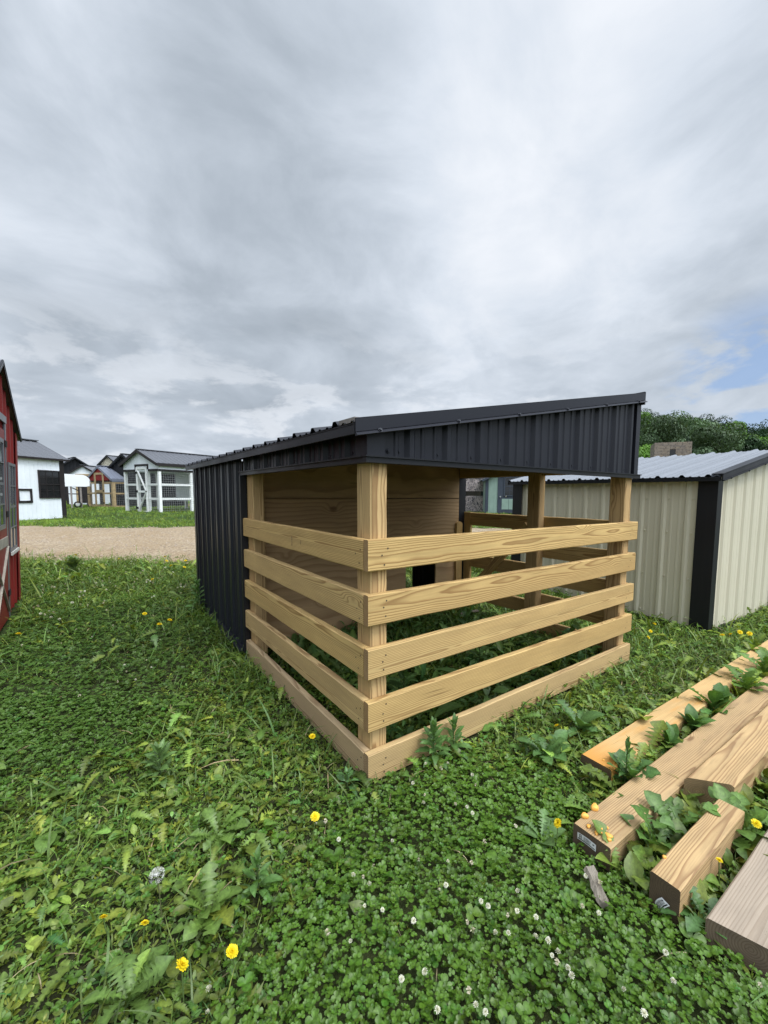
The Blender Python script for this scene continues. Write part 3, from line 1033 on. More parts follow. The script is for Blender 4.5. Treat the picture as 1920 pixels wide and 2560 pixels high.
def gable_shed(name, label, loc, rz, W, L, hw, hp, wall, roof, trim, over=0.1, rot=None, z0=0.0, cat='shed', ribs=True, corner=0.10, group=None):
    """gable end on the local x=0 plane spanning y 0..W, ridge along +x"""
    t = thing(name, label, cat, loc, rz, group, rot)
    m = MB()
    if ribs:
        tp = lambda u: hw+(hp-hw)*(1-abs(u-W/2)/(W/2))
        ribbed(m, (0, 0, 0), (0, 1, 0), (0, 0, 1), (-1, 0, 0), W, z0, tp, phase=0.12)
        ribbed(m, (L, 0, 0), (0, 1, 0), (0, 0, 1), (1, 0, 0), W, z0, tp, phase=0.12)
        ribbed(m, (0, 0, 0), (1, 0, 0), (0, 0, 1), (0, -1, 0), L, z0, hw, phase=0.12)
        ribbed(m, (0, W, 0), (1, 0, 0), (0, 0, 1), (0, 1, 0), L, z0, hw, phase=0.12)
    else:
        g = gable_points(W, hw, hp)
        v = [(0, y, max(z, z0)) for y, z in g]+[(L, y, max(z, z0)) for y, z in g]
        m.add(v, [(0, 1, 2, 3, 4)[::-1], (5, 6, 7, 8, 9), (0, 5, 9, 4)[::1], (1, 2, 7, 6)])
    m.build('wall', wall, t)
    r = MB()
    sl_ = (hp-hw)/(W/2)
    th = 0.03
    for sgn in (-1, 1):
        yc = W/2
        ye = (-over if sgn < 0 else W+over)
        dn = Vector((0, ye-yc, -sl_*abs(ye-yc)))
        ln_ = dn.length
        dn = dn/ln_
        nn = Vector((1, 0, 0)).cross(dn)
        if nn.z < 0:
            nn = -nn
        ribbed(r, Vector((-over, yc, hp+th)), (1, 0, 0), dn, nn, L+2*over, 0.0, ln_, phase=0.1)
        a0 = Vector((-over, yc, hp+th-0.012))
        ex = Vector((L+2*over, 0, 0))
        r.add([a0, a0+ex, a0+ex+dn*ln_, a0+dn*ln_], [(0, 1, 2, 3)])
    ro = r.build('roof', roof, t)
    c = MB()
    c.obox((-over-.01, W/2, hp+th+0.020), (L+over+.01, W/2, hp+th+0.020), 0.22, 0.022)
    c.build('ridge_cap', roof, ro)
    tr = MB()
    for x in (-over-0.012, L+over-0.008):
        for sgn in (-1, 1):
            ye = (-over if sgn < 0 else W+over)
            p0 = Vector((x, W/2+sgn*0.003, hp+th-0.035))
            p1 = Vector((x, ye, hp+th-0.035-sl_*abs(ye-W/2)))
            tr.obox(p0, p1, 0.02, 0.10)
    for y in (-over-0.011, W+over-0.004):
        tr.box(-over, L+over, y, y+0.015, hw-sl_*over-0.075, hw-sl_*over+0.015)
    tr.build('fascia', trim, t)
    if corner:
        for (x, y, sx_, sy_) in ((0, 0, -1, -1), (L, 0, 1, -1), (0, W, -1, 1), (L, W, 1, 1)):
            k = MB()
            xa, xb = (x-0.026, x+corner) if sx_ < 0 else (x-corner, x+0.026)
            ya, yb = (y-0.026, y-0.020) if sy_ < 0 else (y+0.020, y+0.026)
            k.box(xa, xb, ya, yb, z0, hw-0.003)
            xa, xb = (x-0.026, x-0.020) if sx_ < 0 else (x+0.020, x+0.026)
            ya, yb = (y-0.0195, y+corner) if sy_ < 0 else (y-corner, y+0.0195)
            k.box(xa, xb, ya, yb, z0, hw-0.003)
            k.build('corner_trim', trim, t)
    s_ = MB()
    s_.box(0.02, L-0.02, 0.02, W-0.02, -0.25, z0-0.002)
    s_.build('skid', M['trim_dark'], t)
    return t


# ------------------------------------------------------------------ tan lean-to shed on the right
bs = thing('garden_shed', 'tan ribbed steel shed with black corner trim and pale grey roof right of the shelter', 'shed', (3.762, -0.106, -0.025), math.radians(-4.2))
BL, BD, BH = 2.52, 1.62, 1.545
bsl = 0.205
bz = lambda x: BH+bsl*x
m = MB()
pr = ribbed(m, (0, 0, 0), (0, 1, 0), (0, 0, 1), (-1, 0, 0), BL, 0.055, BH-0.03, phase=0.235, minor=0.003)
for k in range(12):
    for z in (0.12, 0.52, 0.98, 1.32):
        m.screw((0, 0.235+k*0.2286-0.045, z), (-1, 0, 0), 0.009)
m.build('wall', M['beige'], bs)
m = MB()
ribbed(m, (0, 0, 0), (1, 0, 0), (0, 0, 1), (0, -1, 0), BD, 0.055, lambda u: bz(u)-0.03, phase=0.20, minor=0.003)
m.build('wall', M['beige'], bs)
m = MB()
ribbed(m, (BD, 0, 0), (0, 1, 0), (0, 0, 1), (1, 0, 0), BL, 0.055, bz(BD)-0.03)
ribbed(m, (0, BL, 0), (1, 0, 0), (0, 0, 1), (0, 1, 0), BD, 0.055, lambda u: bz(u)-0.03)
m.build('wall', M['beige'], bs)
for (x, y, sx_, sy_) in ((0, 0, -1, -1), (0, BL, -1, 1), (BD, 0, 1, -1)):
    k = MB()
    c1 = 0.145
    xa, xb = (x-0.026, x-0.0205) if sx_ < 0 else (x+0.0205, x+0.026)
    ya, yb = (y-0.0195, y+c1) if sy_ < 0 else (y-c1, y+0.0195)
    k.box(xa, xb, ya, yb, 0.03, bz(x)-0.03)
    xa, xb = (x-0.026, x+0.075) if sx_ < 0 else (x-0.075, x+0.026)
    ya, yb = (y-0.026, y-0.020) if sy_ < 0 else (y+0.020, y+0.026)
    k.box(xa, xb, ya, yb, 0.03, bz(x)-0.032)
    k.build('corner_trim', M['blacktrim'], bs)
k = MB()
k.box(-0.034, -0.021, -0.03, BL+.03, 0.022, 0.055)
k.box(-0.034, BD, -0.034, -0.021, 0.022, 0.055)
k.box(-0.055, -0.0345, -0.03, BL+.03, 0.022, 0.030)
k.box(-0.034, BD, -0.055, -0.0345, 0.022, 0.030)
for q in range(7):
    k.box(0.2+q*0.2286-0.03, 0.2+q*0.2286+0.03, -0.05, -0.035, 0.03, 0.052)
k.build('base_trim', M['blacktrim'], bs)
m = MB()
bsv = Vector((1, 0, bsl)).normalized()
bnn = Vector((-bsl, 0, 1)).normalized()
ribbed(m, (-0.085, -0.06, bz(-0.085)+0.005), (0, 1, 0), bsv, bnn, BL+0.12, 0.0, BD+0.2, phase=0.33, h=0.021)
o0 = Vector((-0.083, -0.06, bz(-0.083)-0.006))
m.add([o0, o0+bsv*(BD+.19), o0+bsv*(BD+.19)+Vector((0, BL+.12, 0)), o0+Vector((0, BL+.12, 0))], [(0, 1, 2, 3)])
broof = m.build('roof', M['galv'], bs)
k = MB()
k.box(-0.080, -0.066, -0.06, BL+0.055, BH-0.055, BH-0.018)
k.build('eave_trim', M['blacktrim'], bs)
for yy in (-0.075, BL+0.07):
    k = MB()

    def brake(y0, y1, top, bot):
        v = []
        for x in (-0.083, BD+0.11):
            for (y, dz_) in ((y0, bot), (y1, bot), (y1, top), (y0, top)):
                v.append((x, y, bz(x)+dz_))
        k.add(v, [(3, 2, 1, 0), (4, 5, 6, 7), (0, 4, 5, 1), (1, 5, 6, 2), (2, 6, 7, 3), (3, 7, 4, 0)])
    brake(yy-0.006, yy+0.006, 0.018, -0.030)
    brake(yy-0.006, yy+0.09 if yy < 0 else yy+0.01, 0.030, 0.021)
    brake(yy-0.02, yy+0.004, -0.0305, -0.040)
    for q in range(4):
        x = 0.05+q*0.4
        k.screw((x, yy-0.02, bz(x)-0.035), (0, -1, 0))
    k.build('rake_trim', M['blacktrim'], bs)


# ------------------------------------------------------------------ red shed at the left edge (gable end faces +x, leans a little)
rs = thing('red_shed', 'barn red ribbed steel shed with grey trimmed windows cut by the left edge', 'shed', (-1.70, 5.2, -0.06), 0, None, (0, math.radians(2.15), 0))
# local: wall on x=0 plane, y from -2.2 to 0, body behind at -x
RW, RHW, RHP = 2.15, 2.05, 2.60
m = MB()
ribbed(m, (0, -RW, 0), (0, 1, 0), (0, 0, 1), (1, 0, 0), RW, 0.10, lambda u: RHW+(RHP-RHW)*(1-abs(u-RW/2)/(RW/2)), phase=0.1)
ribbed(m, (-2.6, 0, 0), (1, 0, 0), (0, 0, 1), (0, 1, 0), 2.6, 0.10, RHW)
ribbed(m, (-2.6, -RW, 0), (1, 0, 0), (0, 0, 1), (0, -1, 0), 2.6, 0.10, RHW)
m.build('wall', M['red'], rs)
k = MB()
k.box(0.021, 0.028, -0.085, 0.028, 0.06, RHW-0.01)
k.box(-0.09, 0.0205, 0.021, 0.028, 0.06, RHW-0.01)
k.build('corner_trim', M['red'], rs)
r = MB()
rsl = (RHP-RHW)/(RW/2)
for sgn in (-1, 1):
    dn = Vector((0, sgn, -rsl)).normalized()
    nn = Vector((0, sgn*rsl, 1)).normalized()
    ribbed(r, (-2.7, -RW/2, RHP+0.03), (1, 0, 0), dn, nn, 2.745, 0.0, 1.40, phase=0.1)
    a0 = Vector((-2.7, -RW/2, RHP+0.015))
    r.add([a0, a0+Vector((2.76, 0, 0)), a0+Vector((2.76, 0, 0))+dn*1.4, a0+dn*1.4], [(0, 1, 2, 3)])
r.build('roof', M['charcoal'], rs)
k = MB()
for sgn in (-1, 1):
    k.obox((0.05, -RW/2+sgn*0.002, RHP+0.01), (0.05, -RW/2+sgn*1.22, RHP+0.01-rsl*1.22), 0.012, 0.05)
k.build('fascia', M['black'], rs)
window(rs, (0.0195, -0.70, 0.74), (0, 1, 0), (1, 0, 0), 0.50, 0.94, 0.03, 'charcoal', 2, 2, depth=0.012)
q = MB()
q.box(0.0325, 0.046, -0.72, -0.18, 0.705, 0.738)
q.build('sill', M['paletrim'], rs)
dr = MB()
dr.box(0.0195, 0.030, -1.78, -0.93, 0.10, 1.98)
door = dr.build('door', M['red'], rs)
window(door, (0.0305, -1.66, 1.02), (0, 1, 0), (1, 0, 0), 0.58, 0.86, 0.04, 'charcoal', 2, 2, depth=0.012)
k = MB()
k.box(0.0305, 0.040, -1.775, -0.935, .84, .93)
k.obox((0.036, -1.76, .17), (0.036, -0.96, .83), 0.009, 0.026, up=(1, 0, 0))
k.obox((0.0355, -0.96, .17), (0.0355, -1.76, .83), 0.009, 0.026, up=(1, 0, 0))
k.build('cross_brace', M['brace_pale'], door)
k = MB()
k.box(0.0195, 0.034, -1.86, -1.785, 0.1, 2.05)
k.box(0.0195, 0.034, -0.925, -0.86, 0.1, 2.05)
k.box(0.0195, 0.040, -1.86, -0.86, 2.052, 2.12)
k.build('door_frame', M['charcoal'], rs)
for z in (0.35, 1.15, 1.85):
    k = MB()
    k.box(0.0345, 0.042, -0.97, -0.86, z-0.03, z+0.03)
    k.build('hinge', M['rubber'], door)

# ------------------------------------------------------------------ white shed with black corners beyond the track
ws_th = 0.753
ws = thing('white_shed', 'white panelled shed with black corner trim and square dark window across the track', 'shed', (-1.635, 16.92, 0.364), ws_th)
# local: front wall on y=0 plane, x from -2.6 to 0, body towards +y
WL, WD, WH, WP = 2.6, 2.4, 2.02, 2.62
m = MB()
v = [(-WL, 0, 0.05), (0, 0, 0.05), (0, 0, WH), (-WL, 0, WH), (-WL, WD, 0.05), (0, WD, 0.05), (0, WD, WH), (-WL, WD, WH), (-WL, WD/2, WP), (0, WD/2, WP)]
m.add(v, [(0, 1, 2, 3), (5, 4, 7, 6), (1, 5, 6, 9, 2), (4, 0, 3, 8, 7)])
for k in range(19):
    x = -0.14-k*0.135
    m.box(x-0.004, x+0.004, -0.010, -0.002, 0.055, WH-0.02)
m.build('wall', M['white'], ws)
r = MB()
wsl = (WP-WH)/(WD/2)
for sgn in (-1, 1):
    dn = Vector((0, sgn, -wsl)).normalized()
    nn = Vector((0, sgn*wsl, 1)).normalized()
    ribbed(r, (-WL-.1, WD/2, WP+0.03), (1, 0, 0), dn, nn, WL+0.24, 0.0, (WD/2+0.10)*math.hypot(1, wsl), phase=0.08)
    a0 = Vector((-WL-.1, WD/2, WP+0.015))
    ll = (WD/2+0.10)*math.hypot(1, wsl)
    r.add([a0, a0+Vector((WL+.24, 0, 0)), a0+Vector((WL+.24, 0, 0))+dn*ll, a0+dn*ll], [(0, 1, 2, 3)])
ro = r.build('roof', M['charcoal'], ws)
k = MB()
k.box(-WL-.1, 0.15, WD/2-0.12, WD/2+0.12, WP+0.035, WP+0.06)
k.build('ridge_cap', M['charcoal'], ro)
k = MB()
k.box(-0.14, 0.014, -0.016, -0.011, 0.03, WH-0.02)
k.box(0.002, 0.014, -0.0105, 0.14, 0.03, WH-0.02)
k.build('corner_trim', M['trim_dark'], ws)
k = MB()
k.box(-WL-.1, 0.14, -0.115, -0.10, WH-0.075, WH-0.01)
k.build('eave_trim', M['trim_dark'], ws)
k = MB()
k.box(-WL, 0.0, 0.0, WD, -0.3, 0.048)
k.build('skid', M['trim_dark'], ws)
window(ws, (-0.85, -0.012, 0.72), (1, 0, 0), (0, -1, 0), 0.71, 0.90, 0.035, 'trim_dark', 3, 2)
k = MB()
for (x0, x1, z0, z1) in ((-1.50, -1.06, .58, .65), (-1.50, -1.06, .96, 1.02), (-1.50, -1.44, .651, .959), (-1.12, -1.06, .651, .959)):
    k.box(x0, x1, -0.03, -0.011, z0, z1)
k.build('hatch_frame', M['trim_dark'], ws)


# ------------------------------------------------------------------ timber-framed poultry runs
def run_building(t, W, L1, nb, hh, ho, hp, post, pm, trim, panel, roofm, rails, ps=0.09, over=0.17, panel_h=None):
    """gable end on local x=0, y 0..W; bays of length L1 along +x; hh = underside of the header"""
    L = L1*nb
    for y in (0, W):
        for i in range(nb+1):
            q = MB()
            q.box(i*L1-ps/2, i*L1+ps/2, y-ps/2, y+ps/2, -0.15, hh)
            q.build('post', pm, t)
    for y in (-ps/2+0.004, W-ps/2+0.05):
        for i in range(nb):
            for z in rails:
                q = MB()
                q.box(i*L1+ps/2+.002, (i+1)*L1-ps/2-.002, y, y+0.038, z, z+0.09)
                q.build('rail', pm, t)
    # header band, siding above, gable
    q = MB()
    q.box(-ps/2-0.02, L+ps/2, -ps/2-0.02, -ps/2-0.002, hh, hh+0.09)
    q.box(-ps/2-0.02, L+ps/2, W+ps/2+0.002, W+ps/2+0.02, hh, hh+0.09)
    q.build('header', trim, t)
    q = MB()
    sl_ = (hp-ho)/(W/2)
    tp = lambda u: ho+(hp-ho)*(1-abs(u-W/2)/(W/2))-0.02
    if panel is M['red']:
        ribbed(q, (-ps/2, 0, 0), (0, 1, 0), (0, 0, 1), (-1, 0, 0), W, hh+0.09, tp, phase=0.1)
    else:
        v = [(-ps/2, -ps/2, hh), (-ps/2, W+ps/2, hh), (-ps/2, W+ps/2, ho-.03), (-ps/2, W/2, hp-0.02), (-ps/2, -ps/2, ho-.03)]
        q.add(v+[(x+0.02, y, z) for x, y, z in v], [(4, 3, 2, 1, 0), (5, 6, 7, 8, 9)]+[(i, (i+1) % 5, (i+1) % 5+5, i+5) for i in range(5)])
        for kk in range(int(W/0.2)):
            y = 0.1+kk*0.2
            q.box(-ps/2-0.004, -ps/2, y-0.003, y+0.003, hh, tp(y)-0.01)
    q.box(-ps/2+0.021, L+ps/2, -ps/2, -ps/2+0.018, hh, ho-0.02)
    q.box(-ps/2+0.021, L+ps/2, W+ps/2-0.018, W+ps/2, hh, ho-0.02)
    q.build('gable_panel', panel, t)
    r = MB()
    for sgn in (-1, 1):
        ye = -over if sgn < 0 else W+over
        dn = Vector((0, ye-W/2, -sl_*abs(ye-W/2)))
        ll = dn.length
        dn /= ll
        nn = Vector((1, 0, 0)).cross(dn)
        nn = nn if nn.z > 0 else -nn
        ribbed(r, (-over-.03, W/2, hp+0.03), (1, 0, 0), dn, nn, L+2*over+.06, 0, ll, phase=0.1)
        a0 = Vector((-over-.03, W/2, hp+0.015))
        ex = Vector((L+2*over+.06, 0, 0))
        r.add([a0, a0+ex, a0+ex+dn*ll, a0+dn*ll], [(0, 1, 2, 3)])
    ro = r.build('roof', roofm, t)
    c = MB()
    c.box(-over-.03, L+over, W/2-0.12, W/2+0.12, hp+0.034, hp+0.058)
    c.build('ridge_cap', roofm, ro)
    c = MB()
    for sgn in (-1, 1):
        ye = -over if sgn < 0 else W+over
        c.obox((-over-.04, W/2+sgn*.003, hp-0.035), (-over-.04, ye, hp-0.035-sl_*abs(ye-W/2)), 0.02, 0.12)
    for y in (-over-0.012, W+over):
        c.box(-over-.03, L+over, y, y+0.015, ho-sl_*over-0.10, ho-sl_*over+0.015)
    c.build('fascia', trim, t)
    return L


def mesh_wire(t, y, x0, x1, z0, z1, vertical=None):
    """welded wire: thin strands"""
    q = MB()
    rr = 0.0022
    if vertical is None:
        for z in np.arange(z0, z1, 0.10):
            q.box(x0, x1, y-rr, y+rr, z-rr, z+rr)
        for x in np.arange(x0, x1, 0.10):
            q.box(x-rr, x+rr, y-rr*2.5, y-rr*1.2, z0, z1)
    else:
        for z in np.arange(z0, z1, 0.10):
            q.box(y-rr, y+rr, x0, x1, z-rr, z+rr)
        for x in np.arange(x0, x1, 0.10):
            q.box(y-rr*2.5, y-rr*1.2, x-rr, x+rr, z0, z1)
    return q.build('wire_mesh', M['steel'], t)


wr = thing('poultry_run', 'white framed poultry run with braced door, white gable and charcoal roof', 'poultry run', (1.52, 20.14, 0.33), 0.431)
W_, L1_ = 2.62, 1.49
hh_, ho_, hp_ = 1.90, 2.29, 2.86
run_building(wr, W_, L1_, 3, hh_, ho_, hp_, None, M['whitepost'], M['trim_dark'], M['white'], M['charcoal'], (0.62, 1.27), ps=0.115)
# front gable: rails, door posts, door
for y0, y1 in ((0.06, 0.76), (1.60, 2.56)):
    for z in (0.62, 1.27):
        q = MB()
        q.box(-0.055, -0.017, y0, y1, z, z+0.09)
        q.build('rail', M['whitepost'], wr)
for y in (0.82, 1.60):
    q = MB()
    q.box(-0.05, 0.05, y-0.06, y+0.05, -0.12, hh_)
    q.build('post', M['whitepost'], wr)
q = MB()
q.box(-0.085, -0.06, -0.02, 0.70, hh_, hh_+0.10)
q.box(-0.085, -0.06, 1.71, W_+.02, hh_, hh_+0.10)
q.box(-0.087, -0.062, 0.68, 0.77, hh_+.101, hh_+0.24)
q.box(-0.087, -0.062, 1.63, 1.72, hh_+.101, hh_+0.24)
q.box(-0.089, -0.064, 0.68, 1.72, hh_+0.241, hh_+0.33)
q.build('door_header', M['trim_dark'], wr)
q = MB()
for (y0, y1, z0, z1) in ((0.80, 0.89, 0.03, 2.09), (1.52, 1.61, 0.03, 2.09), (0.892, 1.518, 2.0, 2.09), (0.892, 1.518, 0.95, 1.04), (0.892, 1.518, 0.03, 0.12)):
    q.box(-0.105, -0.066, y0, y1, z0, z1)
q.obox((-0.085, 1.50, 1.97), (-0.085, 0.91, 1.06), 0.03, 0.07, up=(1, 0, 0))
q.obox((-0.085, 0.91, 0.93), (-0.085, 1.50, 0.14), 0.03, 0.07, up=(1, 0, 0))
dd = q.build('door', M['whitepost'], wr)
for z in (0.25, 1.0, 1.85):
    q = MB()
    q.box(-0.118, -0.106, 1.50, 1.70, z-0.05, z+0.05)
    q.build('hinge', M['rubber'], dd)
q = MB()
q.box(-0.125, -0.106, 0.80, 0.90, 0.98, 1.02)
q.build('latch', M['rubber'], dd)
mesh_wire(wr, -0.065, 0.05, 2.8, 0.05, 1.9)
mesh_wire(wr, -0.058, 0.05, 2.5, 0.05, 1.9, vertical=1)
# boarded coop box inside the run
q = MB()
q.box(2.35, 4.3, 0.9, 2.5, 0.55, 2.2)
q.build('nest_box', M['white'], wr)
q = MB()
q.box(1.5, 4.4, -0.16, -0.07, -0.05, 0.03)
q.build('base_board', M['paletrim'], wr)

rr_ = thing('red_run', 'natural lumber poultry run with red gable and blue-grey roof behind the white run', 'poultry run', (0.11, 27.88, 0.395), 0.455)
run_building(rr_, 2.47, 1.45, 4, 1.46, 1.66, 2.36, None, M['coopwood'], M['bluegrey'], M['red'], M['bluegrey'], (0.02, 0.76, 1.37), ps=0.16, over=0.10)
for y0, y1 in ((0.10, 0.72), (1.72, 2.38)):
    for z in (0.02, 0.76, 1.36):
        q = MB()
        q.box(-0.075, -0.03, y0, y1, z, z+0.10)
        q.build('rail', M['coopwood'], rr_)
q = MB()
for (y0, y1, z0, z1) in ((0.74, 0.88, 0.0, 2.0), (1.56, 1.70, 0.0, 2.0), (0.882, 1.558, 1.88, 2.0), (0.882, 1.558, 0.85, 1.0), (0.882, 1.558, 0.02, 0.14)):
    q.box(-0.115, -0.08, y0, y1, z0, z1)
dd = q.build('door', M['coopwood'], rr_)
for z in (0.25, 0.95):
    q = MB()
    q.box(-0.125, -0.116, 0.74, 0.84, z-0.05, z+0.05)
    q.build('hinge', M['rubber'], dd)
mesh_wire(rr_, -0.06, 0.05, 3.2, 0.1, 1.55)
mesh_wire(rr_, -0.028, 0.1, 2.4, 0.1, 1.55, vertical=1)
q = MB()
ribbed(q, (4.4, -0.09, 0), (1, 0, 0), (0, 0, 1), (0, -1, 0), 1.5, 0.5, 1.62)
ribbed(q, (4.4, -0.09, 0), (0, 1, 0), (0, 0, 1), (-1, 0, 0), 2.5, 0.5, 1.62)
q.build('coop_wall', M['red'], rr_)

# white-topped cart parked between the sheds
cx_, cy_ = -1.95, 27.05
ct_ = thing('livestock_cart', 'white rounded canopy cart on wooden legs and wheel beside the white shed', 'cart', (-1.90, 27.0, 0.44), math.radians(-2))
q = MB()
pts = [(0, 1.12), (0.80, 1.12), (0.94, 1.15), (0.94, 1.48), (0.89, 1.60), (0.80, 1.69), (0.68, 1.74), (-1.2, 1.82), (-1.2, 1.12)]
n_ = len(pts)
q.add([(x, 0, z) for x, z in pts]+[(x, 1.3, z) for x, z in pts], [tuple(range(n_)), tuple(range(2*n_-1, n_-1, -1))]+[(i, i+n_, (i+1) % n_+n_, (i+1) % n_) for i in range(n_)])
q.build('canopy', M['tarp'], ct_)
for x in (0.15, 0.55):
    q = MB()
    q.box(x-0.04, x+0.04, 0.05, 0.13, 0.0, 1.118)
    q.build('leg', M['greywood'], ct_)
q = MB()
q.obox((0.2, 0.09, 1.05), (0.5, 0.09, 0.88), 0.04, 0.05)
q.obox((0.55, 0.2, 1.0), (0.85, 0.2, 0.05), 0.05, 0.05)
q.obox((-1.0, 0.1, 0.75), (0.9, 0.1, 0.72), 0.04, 0.05)
q.build('frame', M['trim_dark'], ct_)


def wheel(parent, c, r, w_, axis):
    c, a = Vector(c), Vector(axis).normalized()
    s = a.cross(Vector((0, 0, 1))).normalized()
    t_ = a.cross(s)
    q = MB()
    n = 20
    prof = [(r*0.62, -w_/2), (r*0.93, -w_/2), (r, -w_*0.3), (r, w_*0.3), (r*0.93, w_/2), (r*0.62, w_/2)]
    v = []
    for i in range(n):
        an = 2*math.pi*i/n
        for (rad, dd_) in prof:
            v.append(c+(s*math.cos(an)+t_*math.sin(an))*rad+a*dd_)
    f = [(i*6+j, ((i+1) % n)*6+j, ((i+1) % n)*6+j+1, i*6+j+1) for i in range(n) for j in range(5)]
    f += [(i*6+5, ((i+1) % n)*6+5, ((i+1) % n)*6, i*6) for i in range(n)]
    q.add(v, f)
    wh = q.build('wheel', M['rubber'], parent, True)
    q = MB()
    q.tube([c-a*w_*0.42, c+a*w_*0.42], r*0.46, 16)
    q.tube([c-a*w_*0.55, c+a*w_*0.55], r*0.16, 10)
    q.build('rim', M['steel'], wh)
    return wh


wheel(ct_, (0.40, -0.02, 0.17), 0.17, 0.09, (0, 1, 0))

# ------------------------------------------------------------------ far sheds on the left
gable_shed('white_coop', 'small white gabled coop with lumber doorway behind the red run', (-0.35, 33.6, 0.45), 1.15, 2.0, 2.4, 1.9, 2.55, M['white'], M['charcoal'], M['trim_dark'], ribs=False, cat='coop')
q0 = [o for o in COL.objects if o.name == 'white_coop'][0]
q = MB()
q.box(-0.05, -0.005, 0.55, 0.66, 0, 2.0)
q.box(-0.05, -0.005, 1.34, 1.45, 0, 2.0)
q.box(-0.05, -0.005, 0.661, 1.339, 1.88, 2.0)
dfr = q.build('door_frame', M['coopwood'], q0)
q = MB()
q.box(-0.03, -0.006, 0.661, 1.339, 0.1, 1.88)
q.build('door', M['trim_dark'], dfr)
gable_shed('black_shed', 'low black shed with grey roof farthest left behind the white shed', (0.2, 43.5, 0.45), 1.75, 4.2, 6.0, 2.1, 3.6, M['blacktrim'], M['charcoal'], M['blacktrim'], over=0.3)
gable_shed('tan_shed', 'far tan gabled shed with brownish grey roof rising behind the runs', (1.25, 47.5, 0.45), 0.62, 2.2, 6.5, 3.5, 4.25, M['beige'], M['charcoal'], M['blacktrim'], over=0.2)
gable_shed('dark_coop', 'black gabled coop peeking out left of the white run roof', (1.40, 27.2, 0.40), 0.62, 2.4, 3.0, 2.2, 3.05, M['blacktrim'], M['charcoal'], M['blacktrim'], over=0.15)

# ------------------------------------------------------------------ things seen through the shelter
# sage shed: gable end towards the camera
sg = thing('sage_shed', 'sage green shed with dark blue-grey trim and half-glazed door seen through the shelter', 'shed', (14.02, 12.33, 0.42), math.radians(-43))
# local: front on y=0 plane x 0..2.6
SW, SD = 2.5, 3.0
SHW, SHP = 1.66, 2.3
m = MB()
v = [(0, 0, 0.03), (SW, 0, 0.03), (SW, 0, SHW), (SW/2, 0, SHP), (0, 0, SHW)]
m.add(v+[(x, SD, z) for x, y, z in v], [(0, 1, 2, 3, 4), (9, 8, 7, 6, 5), (0, 4, 9, 5), (1, 6, 7, 2)])
for kk in range(12):
    x = 0.2+kk*0.2
    m.box(x-0.004, x+0.004, -0.006, -0.001, 0.03, min(SHW+0.5*min(x, SW-x)-0.02, SHP))
m.build('wall', M['sage'], sg)
q = MB()
q.box(-0.01, 0.13, -0.022, -0.007, 0.02, SHW+0.03)
q.box(-0.016, -0.001, -0.0065, 0.13, 0.02, SHW)
q.build('corner_trim', M['greytrim'], sg)
r = MB()
ssl = (SHP-SHW)/(SW/2)
for sgn in (-1, 1):
    dn = Vector((sgn, 0, -ssl)).normalized()
    nn = Vector((sgn*ssl, 0, 1)).normalized()
    ll = (SW/2+0.2)*math.hypot(1, ssl)
    ribbed(r, (SW/2, -0.18, SHP+0.03), (0, 1, 0), dn, nn, SD+.36, 0, ll)
    a0 = Vector((SW/2, -0.18, SHP+0.015))
    r.add([a0, a0+Vector((0, SD+.36, 0)), a0+Vector((0, SD+.36, 0))+dn*ll, a0+dn*ll], [(0, 1, 2, 3)])
r.build('roof', M['charcoal'], sg)
q = MB()
for sgn in (-1, 1):
    q.obox((SW/2+sgn*.003, -0.19, SHP-0.02), (SW/2+sgn*(SW/2+.2), -0.19, SHP-0.02-ssl*(SW/2+.2)), 0.02, 0.10)
q.build('fascia', M['greytrim'], sg)
q = MB()
q.box(0.56, 1.62, -0.03, -0.007, 0.02, 1.93)
dr = q.build('door', M['greytrim'], sg)
window(dr, (0.84, -0.031, 0.82), (1, 0, 0), (0, -1, 0), 0.55, 0.92, 0.05, 'greytrim', 2, 2)
q = MB()
q.box(0.76, 1.07, -0.036, -0.031, 0.20, 0.70)
q.box(1.085, 1.40, -0.036, -0.031, 0.20, 0.70)
q.build('door_panel', M['sage'], dr)
q = MB()
q.tube([(0.68, -0.031, 0.80), (0.68, -0.09, 0.80)], 0.03, 8)
q.build('handle', M['steel'], dr)

for i, (px0, py0, rz, W2, lab) in enumerate(((15.0, 13.9, -43, 1.5, 'camouflage hunting blind with a window slot nearest the sage shed'),
                                             (17.35, 16.4, -43, 1.1, 'middle camouflage hunting blind in the row by the sage shed'),
                                             (18.3, 18.4, -43, 1.9, 'farthest camouflage hunting blind left of the sage shed'))):
    b = thing('hunting_blind', lab, 'hunting blind', (px0, py0, 0.42), math.radians(rz), 'camouflage hunting blinds')
    hz = 1.74
    q = MB()
    xw = -W2*0.5
    # walls with a slot opening: lower band, upper band, piers
    for (z0, z1) in ((0.0, 0.82), (1.06, hz)):
        q.box(xw, xw+W2, -0.02, 0.0, z0, z1)
    q.box(xw, xw+0.10, -0.02, 0.0, 0.821, 1.059)
    q.box(xw+W2-0.10, xw+W2, -0.02, 0.0, 0.821, 1.059)
    q.box(xw, xw+0.02, 0.001, W2, 0.0, hz)
    q.box(xw+W2-0.02, xw+W2, 0.001, W2, 0.0, hz)
    q.box(xw+.021, xw+W2-.021, W2-0.02, W2-.001, 0.0, hz)
    q.build('wall', M['camo'], b)
    q = MB()
    q.box(xw-0.04, xw+W2+0.04, -0.06, W2+0.04, hz+0.001, hz+0.05)
    q.build('roof', M['camo'], b)
    q = MB()
    q.box(xw+.1, xw+W2-.1, 0.012, 0.018, 0.80, 1.08)
    q.build('window', M['glass'], b)

